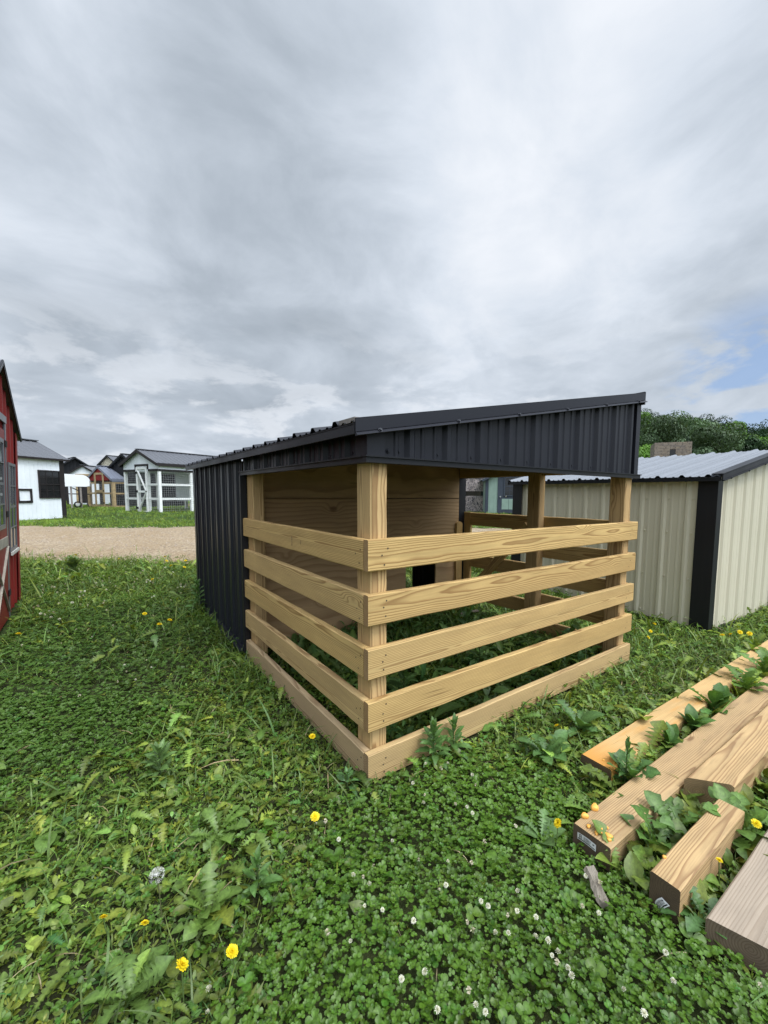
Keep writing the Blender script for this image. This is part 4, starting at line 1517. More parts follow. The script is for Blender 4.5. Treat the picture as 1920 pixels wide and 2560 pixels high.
# stone-look blind on legs
STX, STY = 26.4, 9.3
sb = thing('stone_blind', 'raised square blind clad in stacked brown stone with small dark window', 'hunting blind', (STX, STY, 0.45), math.radians(-60))
q = MB()
for (x0, x1, z0, z1) in ((-0.92, -0.15, 2.2, 3.92), (0.15, 0.92, 2.2, 3.92), (-0.149, 0.149, 2.2, 2.9), (-0.149, 0.149, 3.52, 3.92)):
    q.box(x0, x1, -0.92, -0.88, z0, z1)
q.box(-0.92, -0.88, -0.879, 0.92, 2.2, 3.92)
q.box(0.88, 0.92, -0.879, 0.92, 2.2, 3.92)
q.box(-0.879, 0.879, 0.88, 0.92, 2.2, 3.92)
q.box(-0.879, 0.879, -0.879, 0.879, 3.86, 3.91)
q.box(-0.879, 0.879, -0.879, 0.879, 2.2, 2.25)
q.build('wall', M['stone'], sb)
q = MB()
q.box(-0.17, 0.17, -0.875, -0.865, 2.85, 3.5)
q.build('window', M['glass'], sb)
for x in (-0.8, 0.8):
    for y in (-0.8, 0.8):
        q = MB()
        q.box(x-0.06, x+0.06, y-0.06, y+0.06, -0.1, 2.2)
        q.build('leg', M['greywood'], sb)

# small black wheel with pale hub beyond the gate
wt = thing('cart_wheel', 'black rubber wheel with pale hub lying beyond the shelter gate', 'wheel', (5.62, 4.83, float(gz(5.62, 4.83))))
wheel(wt, (0, 0, 0.115), 0.11, 0.07, (0.6, 0.8, 0.25))


# ------------------------------------------------------------------ lumber pile
def tdir(a):
    return Vector((math.cos(a), math.sin(a), 0))


A0 = math.radians(-1.35)
timbers = []


def timber(label, x, yc, zc, L, wdt, thk, mat, a=A0, skew=0.0, tone=0.5, u0=None, tilt=0.0, ch=0.006, pith=None, em='endgrain'):
    p0 = Vector((x, yc, zc))
    p1 = p0+tdir(a)*L+Vector((0, 0, tilt))
    o = MB().board((0, 0, 0), p1-p0, wdt, thk, ch=ch, tone=tone, nseg=max(4, int(L*6)), wob=0.0015, skew=skew, u0=u0, pith=pith, ends=True).build('timber', [mat, M[em]], None)
    o.location = p0
    tag(o, label, 'timber', 'timbers lying in the weeds')
    timbers.append((x, yc, L, wdt, a))
    return o


T1 = timber('pale orange-stained timber nearest the shelter, weeds along its right side', 0.866, -0.600, 0.047, 3.1, 0.150, 0.092, M['beam_orange'], u0=0.0, tone=0.45)
T2 = timber('broad brown timber with paper tag and orange fungus on its near end', 0.452, -0.815, 0.045, 3.3, 0.146, 0.090, M['beam'], tone=0.56, ch=0.004)
T3 = timber('thick tan timber with wavy bark edge beside the tagged broad timber', 1.055, -0.988, 0.071, 2.9, 0.142, 0.140, M['beam'], tone=0.47, skew=0.115, ch=0.011, em='endgrain_tan')
T4 = timber('narrow ridged timber on edge with a paper tag on its dark end', 0.430, -1.070, 0.062, 0.56, 0.088, 0.128, M['beam'], tone=0.50, ch=0.004)
T5 = timber('grey weathered plank nearest the camera at the right edge', 0.456, -1.250, 0.047, 2.0, 0.140, 0.090, M['beam_grey'], tone=0.64, ch=0.005, skew=0.04)


def text_mesh(body, size):
    cu = bpy.data.curves.new('t', 'FONT')
    cu.body = body
    cu.size = size
    cu.align_x = 'LEFT'
    ob = bpy.data.objects.new('t', cu)
    COL.objects.link(ob)
    dg = bpy.context.evaluated_depsgraph_get()
    me = bpy.data.meshes.new_from_object(ob.evaluated_get(dg))
    v = [tuple(x.co) for x in me.vertices]
    f = [tuple(p.vertices) for p in me.polygons]
    bpy.data.objects.remove(ob)
    bpy.data.meshes.remove(me)
    return v, f


def end_tag(parent, cy, cz, rot, wv, hv, arch=0.004):
    """paper tag stapled on the -x end of a timber; tag x runs along -y of the world, curled off the wood"""
    c, s_ = math.cos(rot), math.sin(rot)

    def P(a, b, lift=0.0):
        q = (a/wv)
        out = 0.003+0.012*(0.25-q*q)*0+0.008*max(0, q*0.5+0.25)**2+arch*math.sin((q+0.5)*math.pi)
        bb = b+0.006*math.sin((q+0.5)*math.pi)
        ya, za = a*c-bb*s_, a*s_+bb*c
        return (-out-lift, cy-ya, cz+za)
    q = MB()
    na = np.linspace(-wv/2, wv/2, 9)
    nb = np.linspace(-hv/2, hv/2, 3)
    q.sheet(lambda a, b: P(a, b), na, nb)
    q.sheet(lambda a, b: P(a, b, -0.0006), na, nb, flip=True)
    tg = q.build('end_tag', M['paper'], parent, True)
    q = MB()

    def bar(a0, a1, b0, b1):
        q.sheet(lambda a, b: P(a, b, 0.0006), np.linspace(a0, a1, 4), (b0, b1))
    bar(-wv*.46, wv*.45, -hv*.36, -hv*.23)
    v, f = text_mesh('B', hv*0.80)
    q.add([P(-wv*.40+x*1.2, -hv*.15+y, 0.0008) for x, y, z in v], f)
    for row, (b0, hgt) in enumerate(((0.10, 0.30), (-0.17, 0.28))):
        v, f = text_mesh('IIIHIIEIIHI', hv*hgt*1.25)
        q.add([P(-wv*.13+x*0.72, hv*b0+y, 0.0008) for x, y, z in v], f)
    bar(wv*.34, wv*.42, hv*.12, hv*.28)
    q.build('printed_marks', M['ink'], tg)


end_tag(T2, 0.016, 0.010, 0.0, 0.074, 0.026)
end_tag(T4, 0.002, -0.022, math.radians(68), 0.050, 0.026)

def grade_stamp(pt, along, up_, size, body, nrm):
    v, f = text_mesh(body, size)
    q = MB()
    pt, along, up_, nrm = Vector(pt), Vector(along), Vector(up_), Vector(nrm)
    q.add([pt+along*x+up_*y*0.8+nrm*0.0012 for x, y, z in v], f)
    q.build('grade_stamp', M['stamp_ink'], sh)


M['stamp_ink'] = flat_mat('stamp_ink', (0.12, 0.085, 0.06), 0.8, 0.3, 90.0)
grade_stamp((-0.0005, 0.86, 1.01), (0, 0, 1), (0, 1, 0), 0.026, 'II:IIEII', (-1, 0, 0))
grade_stamp((-0.0005, 0.73, 1.03), (0, 0, 1), (0, 1, 0), 0.020, 'IIEI', (-1, 0, 0))
grade_stamp((2.285, -0.0005, 0.045), (1, 0, 0), (0, 0, 1), 0.055, 'H', (0, -1, 0))

# orange fungus lumps
def lump(label, x, y, z, sx_, sy_, sz_, rz, seed):
    r_ = random.Random(seed)
    q = MB()
    nu, nv = 12, 7
    v, f = [], []
    for i in range(nv+1):
        th = math.pi*i/nv
        for j in range(nu):
            ph = 2*math.pi*j/nu
            d_ = 1+0.16*math.sin(3*ph+seed)*math.sin(th)+0.10*math.sin(2*th+seed*2)+r_.uniform(-.05, .05)
            fold = 1-0.22*max(0, math.cos(ph*1.0-0.6))**6*math.sin(th)
            v.append((sx_*math.sin(th)*math.cos(ph)*d_*fold, sy_*math.sin(th)*math.sin(ph)*d_, sz_*(math.copysign(abs(math.cos(th))**0.6, math.cos(th))*0.85+0.5)))
    for i in range(nv):
        for j in range(nu):
            f.append((i*nu+j, (i+1)*nu+j, (i+1)*nu+(j+1) % nu, i*nu+(j+1) % nu))
    q.add(v, f)
    o = q.build('orange_fungus', M['fungus'], None, True)
    o.location = (x, y, z)
    o.rotation_euler = (0, 0, rz)
    tag(o, label, 'fungus', 'orange fungus on the lumber')


zt = 0.091
lump('largest orange fungus lump on the left edge of the tagged broad timber', 0.585, -0.752, zt, 0.021, 0.015, 0.012, 0.4, 1)
lump('second largest orange fungus lump, left edge near the timber end', 0.512, -0.752, zt, 0.012, 0.013, 0.011, 1.0, 2)
for i, (x, y, s_) in enumerate(((0.478, -0.789, .0085), (0.472, -0.823, .009), (0.505, -0.813, .006), (0.508, -0.822, .0065), (0.528, -0.833, .0065), (0.488, -0.835, .0045), (0.492, -0.857, .012), (0.478, -0.866, .008))):
    lump(('small orange fungus speck at the middle of the broad timber end' if i < 6 else ('orange fungus pair, left one, by the right edge of the broad timber' if i == 6 else 'orange fungus pair, right one, by the right edge of the broad timber')),
         x, y, zt, s_*1.15, s_*0.8, s_*0.75, 0.3*i, 3+i)
lump('tiny orange fungus on the left edge of the ridged narrow timber', 0.52, -1.031, 0.124, .006, .006, .006, 0.2, 31)
for i, (x, y) in enumerate(((0.905, -0.615), (0.895, -0.640), (0.925, -0.655))):
    lump('flat orange fungus crumb on the stained timber end', x, y, 0.093, .006, .004, .003, 0.5*i, 40+i)

# weathered splintered stake lying in the clover
sp_ = MB()
pr_ = []
for k in range(9):
    tt = k/8
    wd = 0.026*(1-0.15*tt)+0.003*math.sin(k*2.1)
    hgt = 0.012+0.003*math.sin(k*1.7)
    x_ = -0.105*tt
    zc_ = 0.055-0.05*tt
    split = -0.006 if 0.3 < tt < 0.9 else 0.0
    for (j, h_) in ((-wd, -hgt*.2), (-wd*.6, hgt), (-0.15*wd, hgt*.8+split), (0.1*wd, hgt*.75+split*1.4), (wd*.5, hgt*1.05), (wd, -hgt*.1), (0, -hgt)):
        pr_.append((x_, j+0.004*math.sin(k+j*90), zc_+h_))
ff = []
for k in range(8):
    for j in range(7):
        ff.append((k*7+j, k*7+(j+1) % 7, (k+1)*7+(j+1) % 7, (k+1)*7+j))
ff += [tuple(range(6, -1, -1)), tuple(56+j for j in range(7))]
sp_.add(pr_, ff, wp=[(p[0]*1.5, p[1]+.05, p[2]+.03) for p in pr_])
M['greysplit'] = wood_mat('split_grey_wood', (0.27, 0.235, 0.19), (0.10, 0.085, 0.07), grey=0.25, contrast=0.6, ring=0.004, dirt=0.3)
so = sp_.build('wood_stake', M['greysplit'], None, False)
so.scale = (0.82, 0.78, 0.9)
so.location = (0.335, -0.875, 0.022)
so.rotation_euler = (0, 0, math.radians(62))
tag(so, 'grey splintered wood stake lying in the clover before the tagged timber', 'wood scrap')
# pale scrap of wood inside the shelter
sp2 = MB().board((0, 0, 0), (0.26, -0.10, 0.03), 0.035, 0.02, tone=0.8, nseg=6, wob=0.003).build('wood_scrap', M['greysplit'], None)
sp2.location = (2.03, 1.62, 0.06)
tag(sp2, 'pale broken board scrap on the ground inside the shelter', 'wood scrap')


# ------------------------------------------------------------------ vegetation
def quad_mesh(name, V, Fq, C, mat):
    me = bpy.data.meshes.new(name)
    nv, nf = len(V), len(Fq)
    me.vertices.add(nv)
    me.vertices.foreach_set('co', np.ascontiguousarray(V, dtype=np.float32).ravel())
    me.loops.add(nf*4)
    me.loops.foreach_set('vertex_index', np.ascontiguousarray(Fq, dtype=np.int32).ravel())
    me.polygons.add(nf)
    me.polygons.foreach_set('loop_start', np.arange(0, nf*4, 4, dtype=np.int32))
    me.polygons.foreach_set('use_smooth', np.ones(nf, dtype=bool))
    at = me.attributes.new('col', 'FLOAT_COLOR', 'POINT')
    cc = np.ones((nv, 4), dtype=np.float32)
    cc[:, :3] = C
    at.data.foreach_set('color', cc.ravel())
    me.materials.append(mat)
    me.update(calc_edges=True)
    return me


class Veg:
    def __init__(self):
        self.V, self.F, self.C, self.n = [], [], [], 0

    def put(self, proto, pos, yaw, pitch, roll, scale, tint):
        pv, pf, ps = proto
        N = len(pos)
        if N == 0:
            return
        cy_, sy_ = np.cos(yaw), np.sin(yaw)
        cp, sp = np.cos(pitch), np.sin(pitch)
        cr, sr = np.cos(roll), np.sin(roll)
        z_ = np.zeros(N)
        o_ = np.ones(N)
        Rz = np.stack([np.stack([cy_, -sy_, z_], -1), np.stack([sy_, cy_, z_], -1), np.stack([z_, z_, o_], -1)], 1)
        Ry = np.stack([np.stack([cp, z_, -sp], -1), np.stack([z_, o_, z_], -1), np.stack([sp, z_, cp], -1)], 1)
        Rx = np.stack([np.stack([o_, z_, z_], -1), np.stack([z_, cr, -sr], -1), np.stack([z_, sr, cr], -1)], 1)
        R_ = Rz@Ry@Rx
        sc = np.asarray(scale)
        if sc.ndim == 1:
            sc = np.repeat(sc[:, None], 3, 1)
        vv = pv[None]*sc[:, None, :]
        vv = np.einsum('nij,nkj->nki', R_, vv)+pos[:, None, :]
        k = pv.shape[0]
        self.V.append(vv.reshape(-1, 3))
        self.F.append((pf[None]+(self.n+np.arange(N)*k)[:, None, None]).reshape(-1, 4))
        self.C.append((ps[None, :, None]*tint[:, None, :]).reshape(-1, 3))
        self.n += N*k

    def mesh(self, name, mat):
        return quad_mesh(name, np.concatenate(self.V), np.concatenate(self.F), np.clip(np.concatenate(self.C), 0, 1), mat)

    def build(self, name, mat, parent=None):
        o = bpy.data.objects.new(name, self.mesh(name, mat))
        COL.objects.link(o)
        if parent is not None:
            o.parent = parent
        return o


def grid_faces(nr, nc, off=0):
    return np.array([(off+i*nc+j, off+(i+1)*nc+j, off+(i+1)*nc+j+1, off+i*nc+j+1) for i in range(nr-1) for j in range(nc-1)])


def proto_leaf(L, widths, ts=None, arch=0.3, droop=0.0, fold=0.25, cols=3, mid=1.25, wavy=0.0, asym=None, seed=0):
    """blade along +x, z up; widths = half widths at stations"""
    r_ = np.random.default_rng(seed)
    n = len(widths)
    ts = np.linspace(0, 1, n) if ts is None else np.asarray(ts)
    ang = arch-(arch+droop)*ts
    x = np.concatenate([[0], np.cumsum(np.diff(ts)*L*np.cos((ang[1:]+ang[:-1])/2))])
    z = np.concatenate([[0], np.cumsum(np.diff(ts)*L*np.sin((ang[1:]+ang[:-1])/2))])
    v, s = [], []
    for i in range(n):
        for j in range(cols):
            q = -1+2*j/(cols-1)
            wdt = widths[i]*(asym[i] if (asym is not None and q > 0) else 1.0)
            y = q*wdt
            zz = z[i]+abs(q)*widths[i]*fold+(r_.uniform(-1, 1)*wavy if abs(q) > .5 else 0)
            v.append((x[i], y, zz))
            s.append(mid if abs(q) < 0.1 else 0.94)
    return np.array(v), grid_faces(n, cols), np.array(s)


def merge_protos(parts):
    V, F_, S_, n = [], [], [], 0
    for (v, f, s) in parts:
        V.append(v)
        F_.append(f+n)
        S_.append(s)
        n += len(v)
    return np.concatenate(V), np.concatenate(F_), np.concatenate(S_)


def xform(p, yaw=0.0, pitch=0.0, roll=0.0, loc=(0, 0, 0), sc=1.0):
    v, f, s = p
    R_ = np.array(Matrix.Rotation(yaw, 3, 'Z')@Matrix.Rotation(-pitch, 3, 'Y')@Matrix.Rotation(roll, 3, 'X'))
    return (v*sc)@R_.T+np.array(loc), f, s


def clover_leaf(detail, seed):
    r_ = np.random.default_rng(seed)
    parts = []
    for k in range(3):
        if detail:
            w5 = [0.05, 0.42, 0.50, 0.40, 0.13]
            v, f, s = proto_leaf(1.0, w5, [0, 0.35, 0.62, 0.88, 0.985], arch=0.10, droop=0.28, fold=0.30, cols=5, mid=1.0, seed=seed+k)
            s = np.array([0.95, 1.0, 0.92, 1.0, 0.95, 0.95, 1.0, 1.30, 1.0, 0.95, 1.0, 1.34, 1.02, 1.34, 1.0, 1.0, 1.0, 0.96, 1.0, 1.0, 1.0, 1, .95, 1, 1.0])[:len(v)]
            v[20:25, 0] += np.array([0.02, 0.02, -0.05, 0.02, 0.02])
        else:
            v, f, s = proto_leaf(1.0, [0.08, 0.50, 0.30], [0, 0.6, 0.98], arch=0.12, droop=0.3, fold=0.28, cols=3, mid=0.97)
        parts.append(xform((v, f, s*r_.uniform(.94, 1.06)), yaw=k*2.094+r_.uniform(-.18, .18), pitch=r_.uniform(0.0, 0.35), sc=r_.uniform(.88, 1.08)))
    return merge_protos(parts)


def dandelion_blade(seed):
    r_ = np.random.default_rng(seed)
    # backward-pointing lobes of uneven size, bigger end lobe
    ts, wd, wd2 = [0.0, 0.10], [0.026, 0.022], [0.026, 0.022]
    t_ = 0.13
    depth = r_.uniform(0.25, 0.62)
    while t_ < 0.66:
        step = r_.uniform(0.07, 0.15)
        env = 0.05+0.15*min(1, (t_-0.05)/0.5)
        for (f_, k) in ((0.0, depth*.7), (0.12, r_.uniform(.8, 1.25)), (0.45, r_.uniform(.6, .85)), (0.85, depth)):
            ts.append(t_+f_*step)
            wd.append(env*k*r_.uniform(.8, 1.15))
            wd2.append(env*k*r_.uniform(.65, 1.25))
        t_ += step
    for (tt_, k) in ((t_+.02, .155), (t_+.07, .175), (0.86, .135), (0.94, .075), (1.0, .003)):
        if tt_ > ts[-1]+.005:
            ts.append(tt_)
            q = r_.uniform(.9, 1.1)
            wd.append(k*q)
            wd2.append(k*q*r_.uniform(.85, 1.1))
    wd, wd2 = np.array(wd), np.array(wd2)
    return proto_leaf(1.0, wd, ts, arch=r_.uniform(0.3, 1.0), droop=r_.uniform(0.0, 0.9), fold=r_.uniform(0.05, 0.45), cols=3, mid=1.45, wavy=0.018, asym=wd2/np.maximum(wd, 1e-4), seed=seed)


def ovate_blade(seed, slim=1.0):
    r_ = np.random.default_rng(seed)
    ts = np.array([0, 0.14, 0.2, 0.34, 0.52, 0.70, 0.86, 0.96, 1.0])
    wd = np.array([0.02, 0.022, 0.08, 0.21, 0.255, 0.22, 0.125, 0.045, 0.004])*slim
    p = proto_leaf(1.0, wd, ts, arch=r_.uniform(0.4, 1.0), droop=r_.uniform(0.1, 0.6), fold=r_.uniform(.1, .35), cols=5, mid=1.22, wavy=0.01, seed=seed)
    s = p[2].reshape(-1, 5)
    s[:, 1] *= 1.07
    s[:, 3] *= 1.07
    return p[0], p[1], s.ravel()


def grass_blade(seed):
    r_ = np.random.default_rng(seed)
    return proto_leaf(1.0, [0.016, 0.019, 0.016, 0.010, 0.0012], arch=r_.uniform(1.0, 1.5), droop=r_.uniform(-0.6, 0.9), fold=0.5, cols=2, mid=1.0, seed=seed)


def small_sprig(seed):
    r_ = np.random.default_rng(seed)
    parts = []
    for k in range(7):
        b = proto_leaf(0.42, [0.012, 0.10, 0.085, 0.006], [0, .4, .72, 1], arch=r_.uniform(.2, .7), droop=.3, fold=.2, cols=3, mid=1.12)
        parts.append(xform(b, yaw=k*2.4+r_.uniform(-.3, .3), pitch=r_.uniform(-.1, .5), loc=(r_.uniform(-.05, .05)*k*.4, r_.uniform(-.05, .05)*k*.4, 0.09*k), sc=r_.uniform(.7, 1.15)))
    return merge_protos(parts)


def tuft(seed, n=7):
    r_ = np.random.default_rng(seed)
    return merge_protos([xform(proto_leaf(1.0, [0.03, 0.03, 0.02, 0.002], arch=r_.uniform(.9, 1.5), droop=r_.uniform(-.7, .6), fold=.3, cols=2, mid=1.0), yaw=r_.uniform(0, 6.28), loc=(r_.uniform(-.35, .35), r_.uniform(-.35, .35), 0), sc=r_.uniform(.5, 1.1)) for _ in range(n)])


P_CLOVER = [clover_leaf(True, i) for i in range(5)]
P_CLOVER_LO = [clover_leaf(False, i+20) for i in range(4)]
P_DAND = [dandelion_blade(i) for i in range(12)]
P_OVAL = [ovate_blade(i) for i in range(5)]
P_LANCE = [ovate_blade(i+30, 0.5) for i in range(4)]
P_LANCE2 = [ovate_blade(i+60, 0.62) for i in range(4)]
P_GRASS = [grass_blade(i) for i in range(6)]
P_SPRIG = [small_sprig(i) for i in range(5)]
P_TUFT = [tuft(i) for i in range(6)]


def in_poly(x, y, poly):
    ins = np.zeros(len(x), bool)
    n = len(poly)
    j = n-1
    for i in range(n):
        xi, yi = poly[i]
        xj, yj = poly[j]
        c = ((yi > y) != (yj > y)) & (x < (xj-xi)*(y-yi)/(yj-yi+1e-12)+xi)
        ins ^= c
        j = i
    return ins


def vnoise(x, y, sc, seed=0):
    """cheap smooth value noise"""
    r_ = np.random.default_rng(seed)
    tab = r_.random((64, 64))
    xs, ys = x/sc+100, y/sc+100
    xi, yi = np.floor(xs).astype(int), np.floor(ys).astype(int)
    fx, fy = smooth(xs-xi), smooth(ys-yi)
    g = lambda a, b: tab[a % 64, b % 64]
    return (g(xi, yi)*(1-fx)+g(xi+1, yi)*fx)*(1-fy)+(g(xi, yi+1)*(1-fx)+g(xi+1, yi+1)*fx)*fy


CL_NEAR = [(-.03, -.06), (-.36, -.20), (-.55, -.36), (-.74, -.56), (-1.05, -1.1), (-.7, -1.7), (.2, -1.9), (.42, -1.35), (.44, -.8), (.70, -.58), (.62, -.30), (.40, -.17), (.2, -.10)]
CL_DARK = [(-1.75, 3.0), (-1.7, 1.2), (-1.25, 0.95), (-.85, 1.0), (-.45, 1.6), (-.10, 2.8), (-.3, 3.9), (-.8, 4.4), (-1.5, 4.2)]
SHED_B = [(3.72, -.1), (5.4, -.22), (5.6, 2.4), (3.9, 2.5)]
WS = [(-1.635+a*math.cos(ws_th)-b*math.sin(ws_th), 16.92+a*math.sin(ws_th)+b*math.cos(ws_th)) for a, b in ((0, 0), (0, 2.4), (-2.6, 2.4), (-2.6, 0))]


def blocked(x, y, pad=0.0):
    bl = (x > 0.03) & (x < 2.38) & (y > 1.93) & (y < YB)
    bl |= (y > -0.012-pad) & (y < 0.045) & (x > -0.01) & (x < LX)
    bl |= (x > -0.012-pad) & (x < 0.045) & (y > 0) & (y < YB)
    bl |= in_poly(x, y, SHED_B) | in_poly(x, y, WS)
    bl |= (x < -1.63) & (y > 2.9) & (y < 5.25)
    for (tx, ty, L, wdt, a) in timbers:
        dx_, dy_ = x-tx, y-ty
        u_ = dx_*math.cos(a)+dy_*math.sin(a)
        v_ = -dx_*math.sin(a)+dy_*math.cos(a)
        bl |= (u_ > -0.008-pad) & (u_ < L+.01) & (np.abs(v_) < wdt/2+.006+pad)
    dx_, dy_ = x-CAM[0], y-CAM[1]
    s_ = dx_*FWD[0]+dy_*FWD[1]
    return bl


def on_road(x, y, jitter=0.0):
    dx_, dy_ = x-CAM[0], y-CAM[1]
    s_ = dx_*FWD[0]+dy_*FWD[1]
    q_ = dx_*RGT[0]+dy_*RGT[1]
    n_ = 7.45+0.05*q_+0.25*np.sin(q_*0.55+0.4)+0.10*np.sin(q_*2.3)
    f_ = 11.5+0.03*q_+0.22*np.sin(q_*0.5+2.0)+0.10*np.sin(q_*1.9+1)
    return (s_ > n_+jitter) & (s_ < f_-jitter)


def sample(d0, d1, dens, left=1.0, right=0.9, ml=1.4, mr=1.2):
    """random ground points between two distances in the part of the meadow around the view"""
    area = (left+right)*(d1*d1-d0*d0)/2+(ml+mr)*(d1-d0)
    n = int(area*dens)
    u = rng.random(n)
    A_, B_ = (left+right)/2, (ml+mr)
    c0 = A_*d0*d0+B_*d0
    c1 = A_*d1*d1+B_*d1
    t_ = c0+u*(c1-c0)
    s_ = (-B_+np.sqrt(B_*B_+4*A_*t_))/(2*A_)
    q_ = -left*s_-ml+rng.random(n)*((left+right)*s_+ml+mr)
    p = CAM[:2]+FWD*s_[:, None]+RGT*q_[:, None]
    x, y = p[:, 0], p[:, 1]
    ok = ~blocked(x, y) & ~on_road(x, y, rng.normal(0.10, 0.30, len(x)))
    return x[ok], y[ok]


def clover_w(x, y):
    jx, jy = rng.normal(0, .07, len(x)), rng.normal(0, .07, len(x))
    wgt = in_poly(x+jx, y+jy, CL_NEAR).astype(float)
    jx, jy = rng.normal(0, .16, len(x)), rng.normal(0, .16, len(x))
    wgt = np.maximum(wgt, 0.9*in_poly(x+jx, y+jy, CL_DARK))
    return wgt


def tints(n, base, var=0.22, hue=0.15, x=None, y=None):
    b = np.array(base)[None]*np.exp(rng.normal(0, var, n))[:, None]
    h = rng.normal(0, hue, n)
    b = b*np.stack([1+h*1.0, 1+h*0.15, 1-h*0.6], 1)
    if x is not None:
        k = 0.72+0.56*vnoise(x, y, 0.45, 3)
        b = b*k[:, None]
    return np.clip(b, 0.004, 0.9)


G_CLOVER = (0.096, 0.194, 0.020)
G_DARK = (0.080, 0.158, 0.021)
G_DAND = (0.142, 0.206, 0.036)
G_GRASS = (0.140, 0.222, 0.038)
G_SPRIG = (0.134, 0.206, 0.034)


def zpos(x, y, h):
    return np.stack([x, y, gz(x, y)+h], 1)


def scatter(veg, protos, x, y, h, pitch, scale, tint):
    idx = rng.integers(0, len(protos), len(x))
    n = len(x)
    h = np.broadcast_to(h, (n,))
    pitch = np.broadcast_to(pitch, (n,))
    yaw = rng.uniform(0, 2*np.pi, n)
    roll = rng.normal(0, 0.18, n)
    pos = zpos(x, y, h)
    for k in range(len(protos)):
        m_ = idx == k
        veg.put(protos[k], pos[m_], yaw[m_], pitch[m_], roll[m_], scale[m_], tint[m_])


# ---- clover ----
clv = Veg()
x, y = sample(0.72, 2.6, 6800)
cw = clover_w(x, y)
keep = rng.random(len(x)) < np.maximum(cw, 0.10)
x, y = x[keep], y[keep]
n = len(x)
hh = rng.beta(2.2, 1.3, n)*0.056*(0.75+0.5*vnoise(x, y, 0.22, 5))+0.006
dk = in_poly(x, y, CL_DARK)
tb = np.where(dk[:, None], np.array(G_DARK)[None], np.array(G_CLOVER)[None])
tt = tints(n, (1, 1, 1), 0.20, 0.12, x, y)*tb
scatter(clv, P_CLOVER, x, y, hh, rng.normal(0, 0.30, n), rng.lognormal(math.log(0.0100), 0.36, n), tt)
x, y = sample(2.6, 6.2, 1700)
cw = clover_w(x, y)
keep = rng.random(len(x)) < np.maximum(cw, 0.16)
x, y = x[keep], y[keep]
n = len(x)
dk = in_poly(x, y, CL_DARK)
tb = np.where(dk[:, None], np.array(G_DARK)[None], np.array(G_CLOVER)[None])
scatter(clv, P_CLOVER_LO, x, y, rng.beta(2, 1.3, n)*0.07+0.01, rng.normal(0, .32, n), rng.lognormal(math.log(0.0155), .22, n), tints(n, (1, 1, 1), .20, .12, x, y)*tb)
tag(clv.build('clover', M['leaf']), kind='stuff')

# ---- broad dandelion and plantain leaves ----
brd = Veg()
x, y = sample(0.72, 2.8, 420)
cw = clover_w(x, y)
k = rng.random(len(x)) < np.where(cw > .5, 0.035, 0.95*(0.25+0.95*vnoise(x, y, .35, 9)))
x, y = x[k], y[k]
n = len(x)
scatter(brd, P_DAND, x, y, rng.uniform(0, .03, n), rng.normal(0.05, .28, n), rng.lognormal(math.log(.078), .34, n), tints(n, G_DAND, .34, .16, x, y))
x, y = sample(0.72, 2.8, 420)
cw = clover_w(x, y)
k = rng.random(len(x)) < np.where(cw > .5, 0.03, 0.9*(0.3+vnoise(x, y, .3, 12)))
x, y = x[k], y[k]
n = len(x)
scatter(brd, P_OVAL, x, y, rng.uniform(0, .03, n), rng.normal(0.0, .3, n), rng.lognormal(math.log(.040), .34, n), tints(n, G_DAND, .24, .16, x, y))
x, y = sample(2.8, 7.0, 120)
cw = clover_w(x, y)
k = rng.random(len(x)) < np.where(cw > .5, 0.35, 0.95)
x, y = x[k], y[k]
n = len(x)
scatter(brd, P_DAND, x, y, rng.uniform(0, .03, n), rng.normal(0.1, .3, n), rng.lognormal(math.log(.10), .3, n), tints(n, G_DAND, .24, .15, x, y))
# rosettes hugging the timbers
px0 = []
for (tx, ty, L, wdt, a) in timbers:
    m_ = int(120*L)
    u_ = rng.uniform(0.0, L, m_)
    sd = rng.choice([-1, 1], m_)
    v_ = sd*(wdt/2+np.abs(rng.normal(0.02, .03, m_)))
    px0.append(np.stack([tx+u_*math.cos(a)-v_*math.sin(a), ty+u_*math.sin(a)+v_*math.cos(a)], 1))
px0 = np.concatenate(px0)
px0 = px0[~blocked(px0[:, 0], px0[:, 1])]
x, y = px0[:, 0], px0[:, 1]
n = len(x)
half = n//2
scatter(brd, P_DAND, x[:half], y[:half], rng.uniform(0, .03, half), rng.normal(0.35, .3, half), rng.lognormal(math.log(.12), .25, half), tints(half, G_DAND, .22, .14))
scatter(brd, P_OVAL, x[half:], y[half:], rng.uniform(0, .03, n-half), rng.normal(0.3, .3, n-half), rng.lognormal(math.log(.085), .28, n-half), tints(n-half, G_DAND, .22, .14))
tag(brd.build('broad_leaf_weeds', M['leaf']), kind='stuff')

# ---- small weeds ----
swd = Veg()
x, y = sample(0.72, 2.8, 2600)
cw = clover_w(x, y)
k = rng.random(len(x)) < np.where(cw > .5, 0.03, 0.9)
x, y = x[k], y[k]
n = len(x)
scatter(swd, P_SPRIG, x, y, 0.0, rng.normal(0, .45, n), rng.lognormal(math.log(.033), .34, n), tints(n, G_SPRIG, .34, .2, x, y))
x, y = sample(2.8, 7.5, 800)
cw = clover_w(x, y)
k = rng.random(len(x)) < np.where(cw > .5, 0.28, 0.9)
x, y = x[k], y[k]
n = len(x)
scatter(swd, P_SPRIG, x, y, 0.0, rng.normal(0, .4, n), rng.lognormal(math.log(.046), .3, n), tints(n, G_SPRIG, .26, .18, x, y))
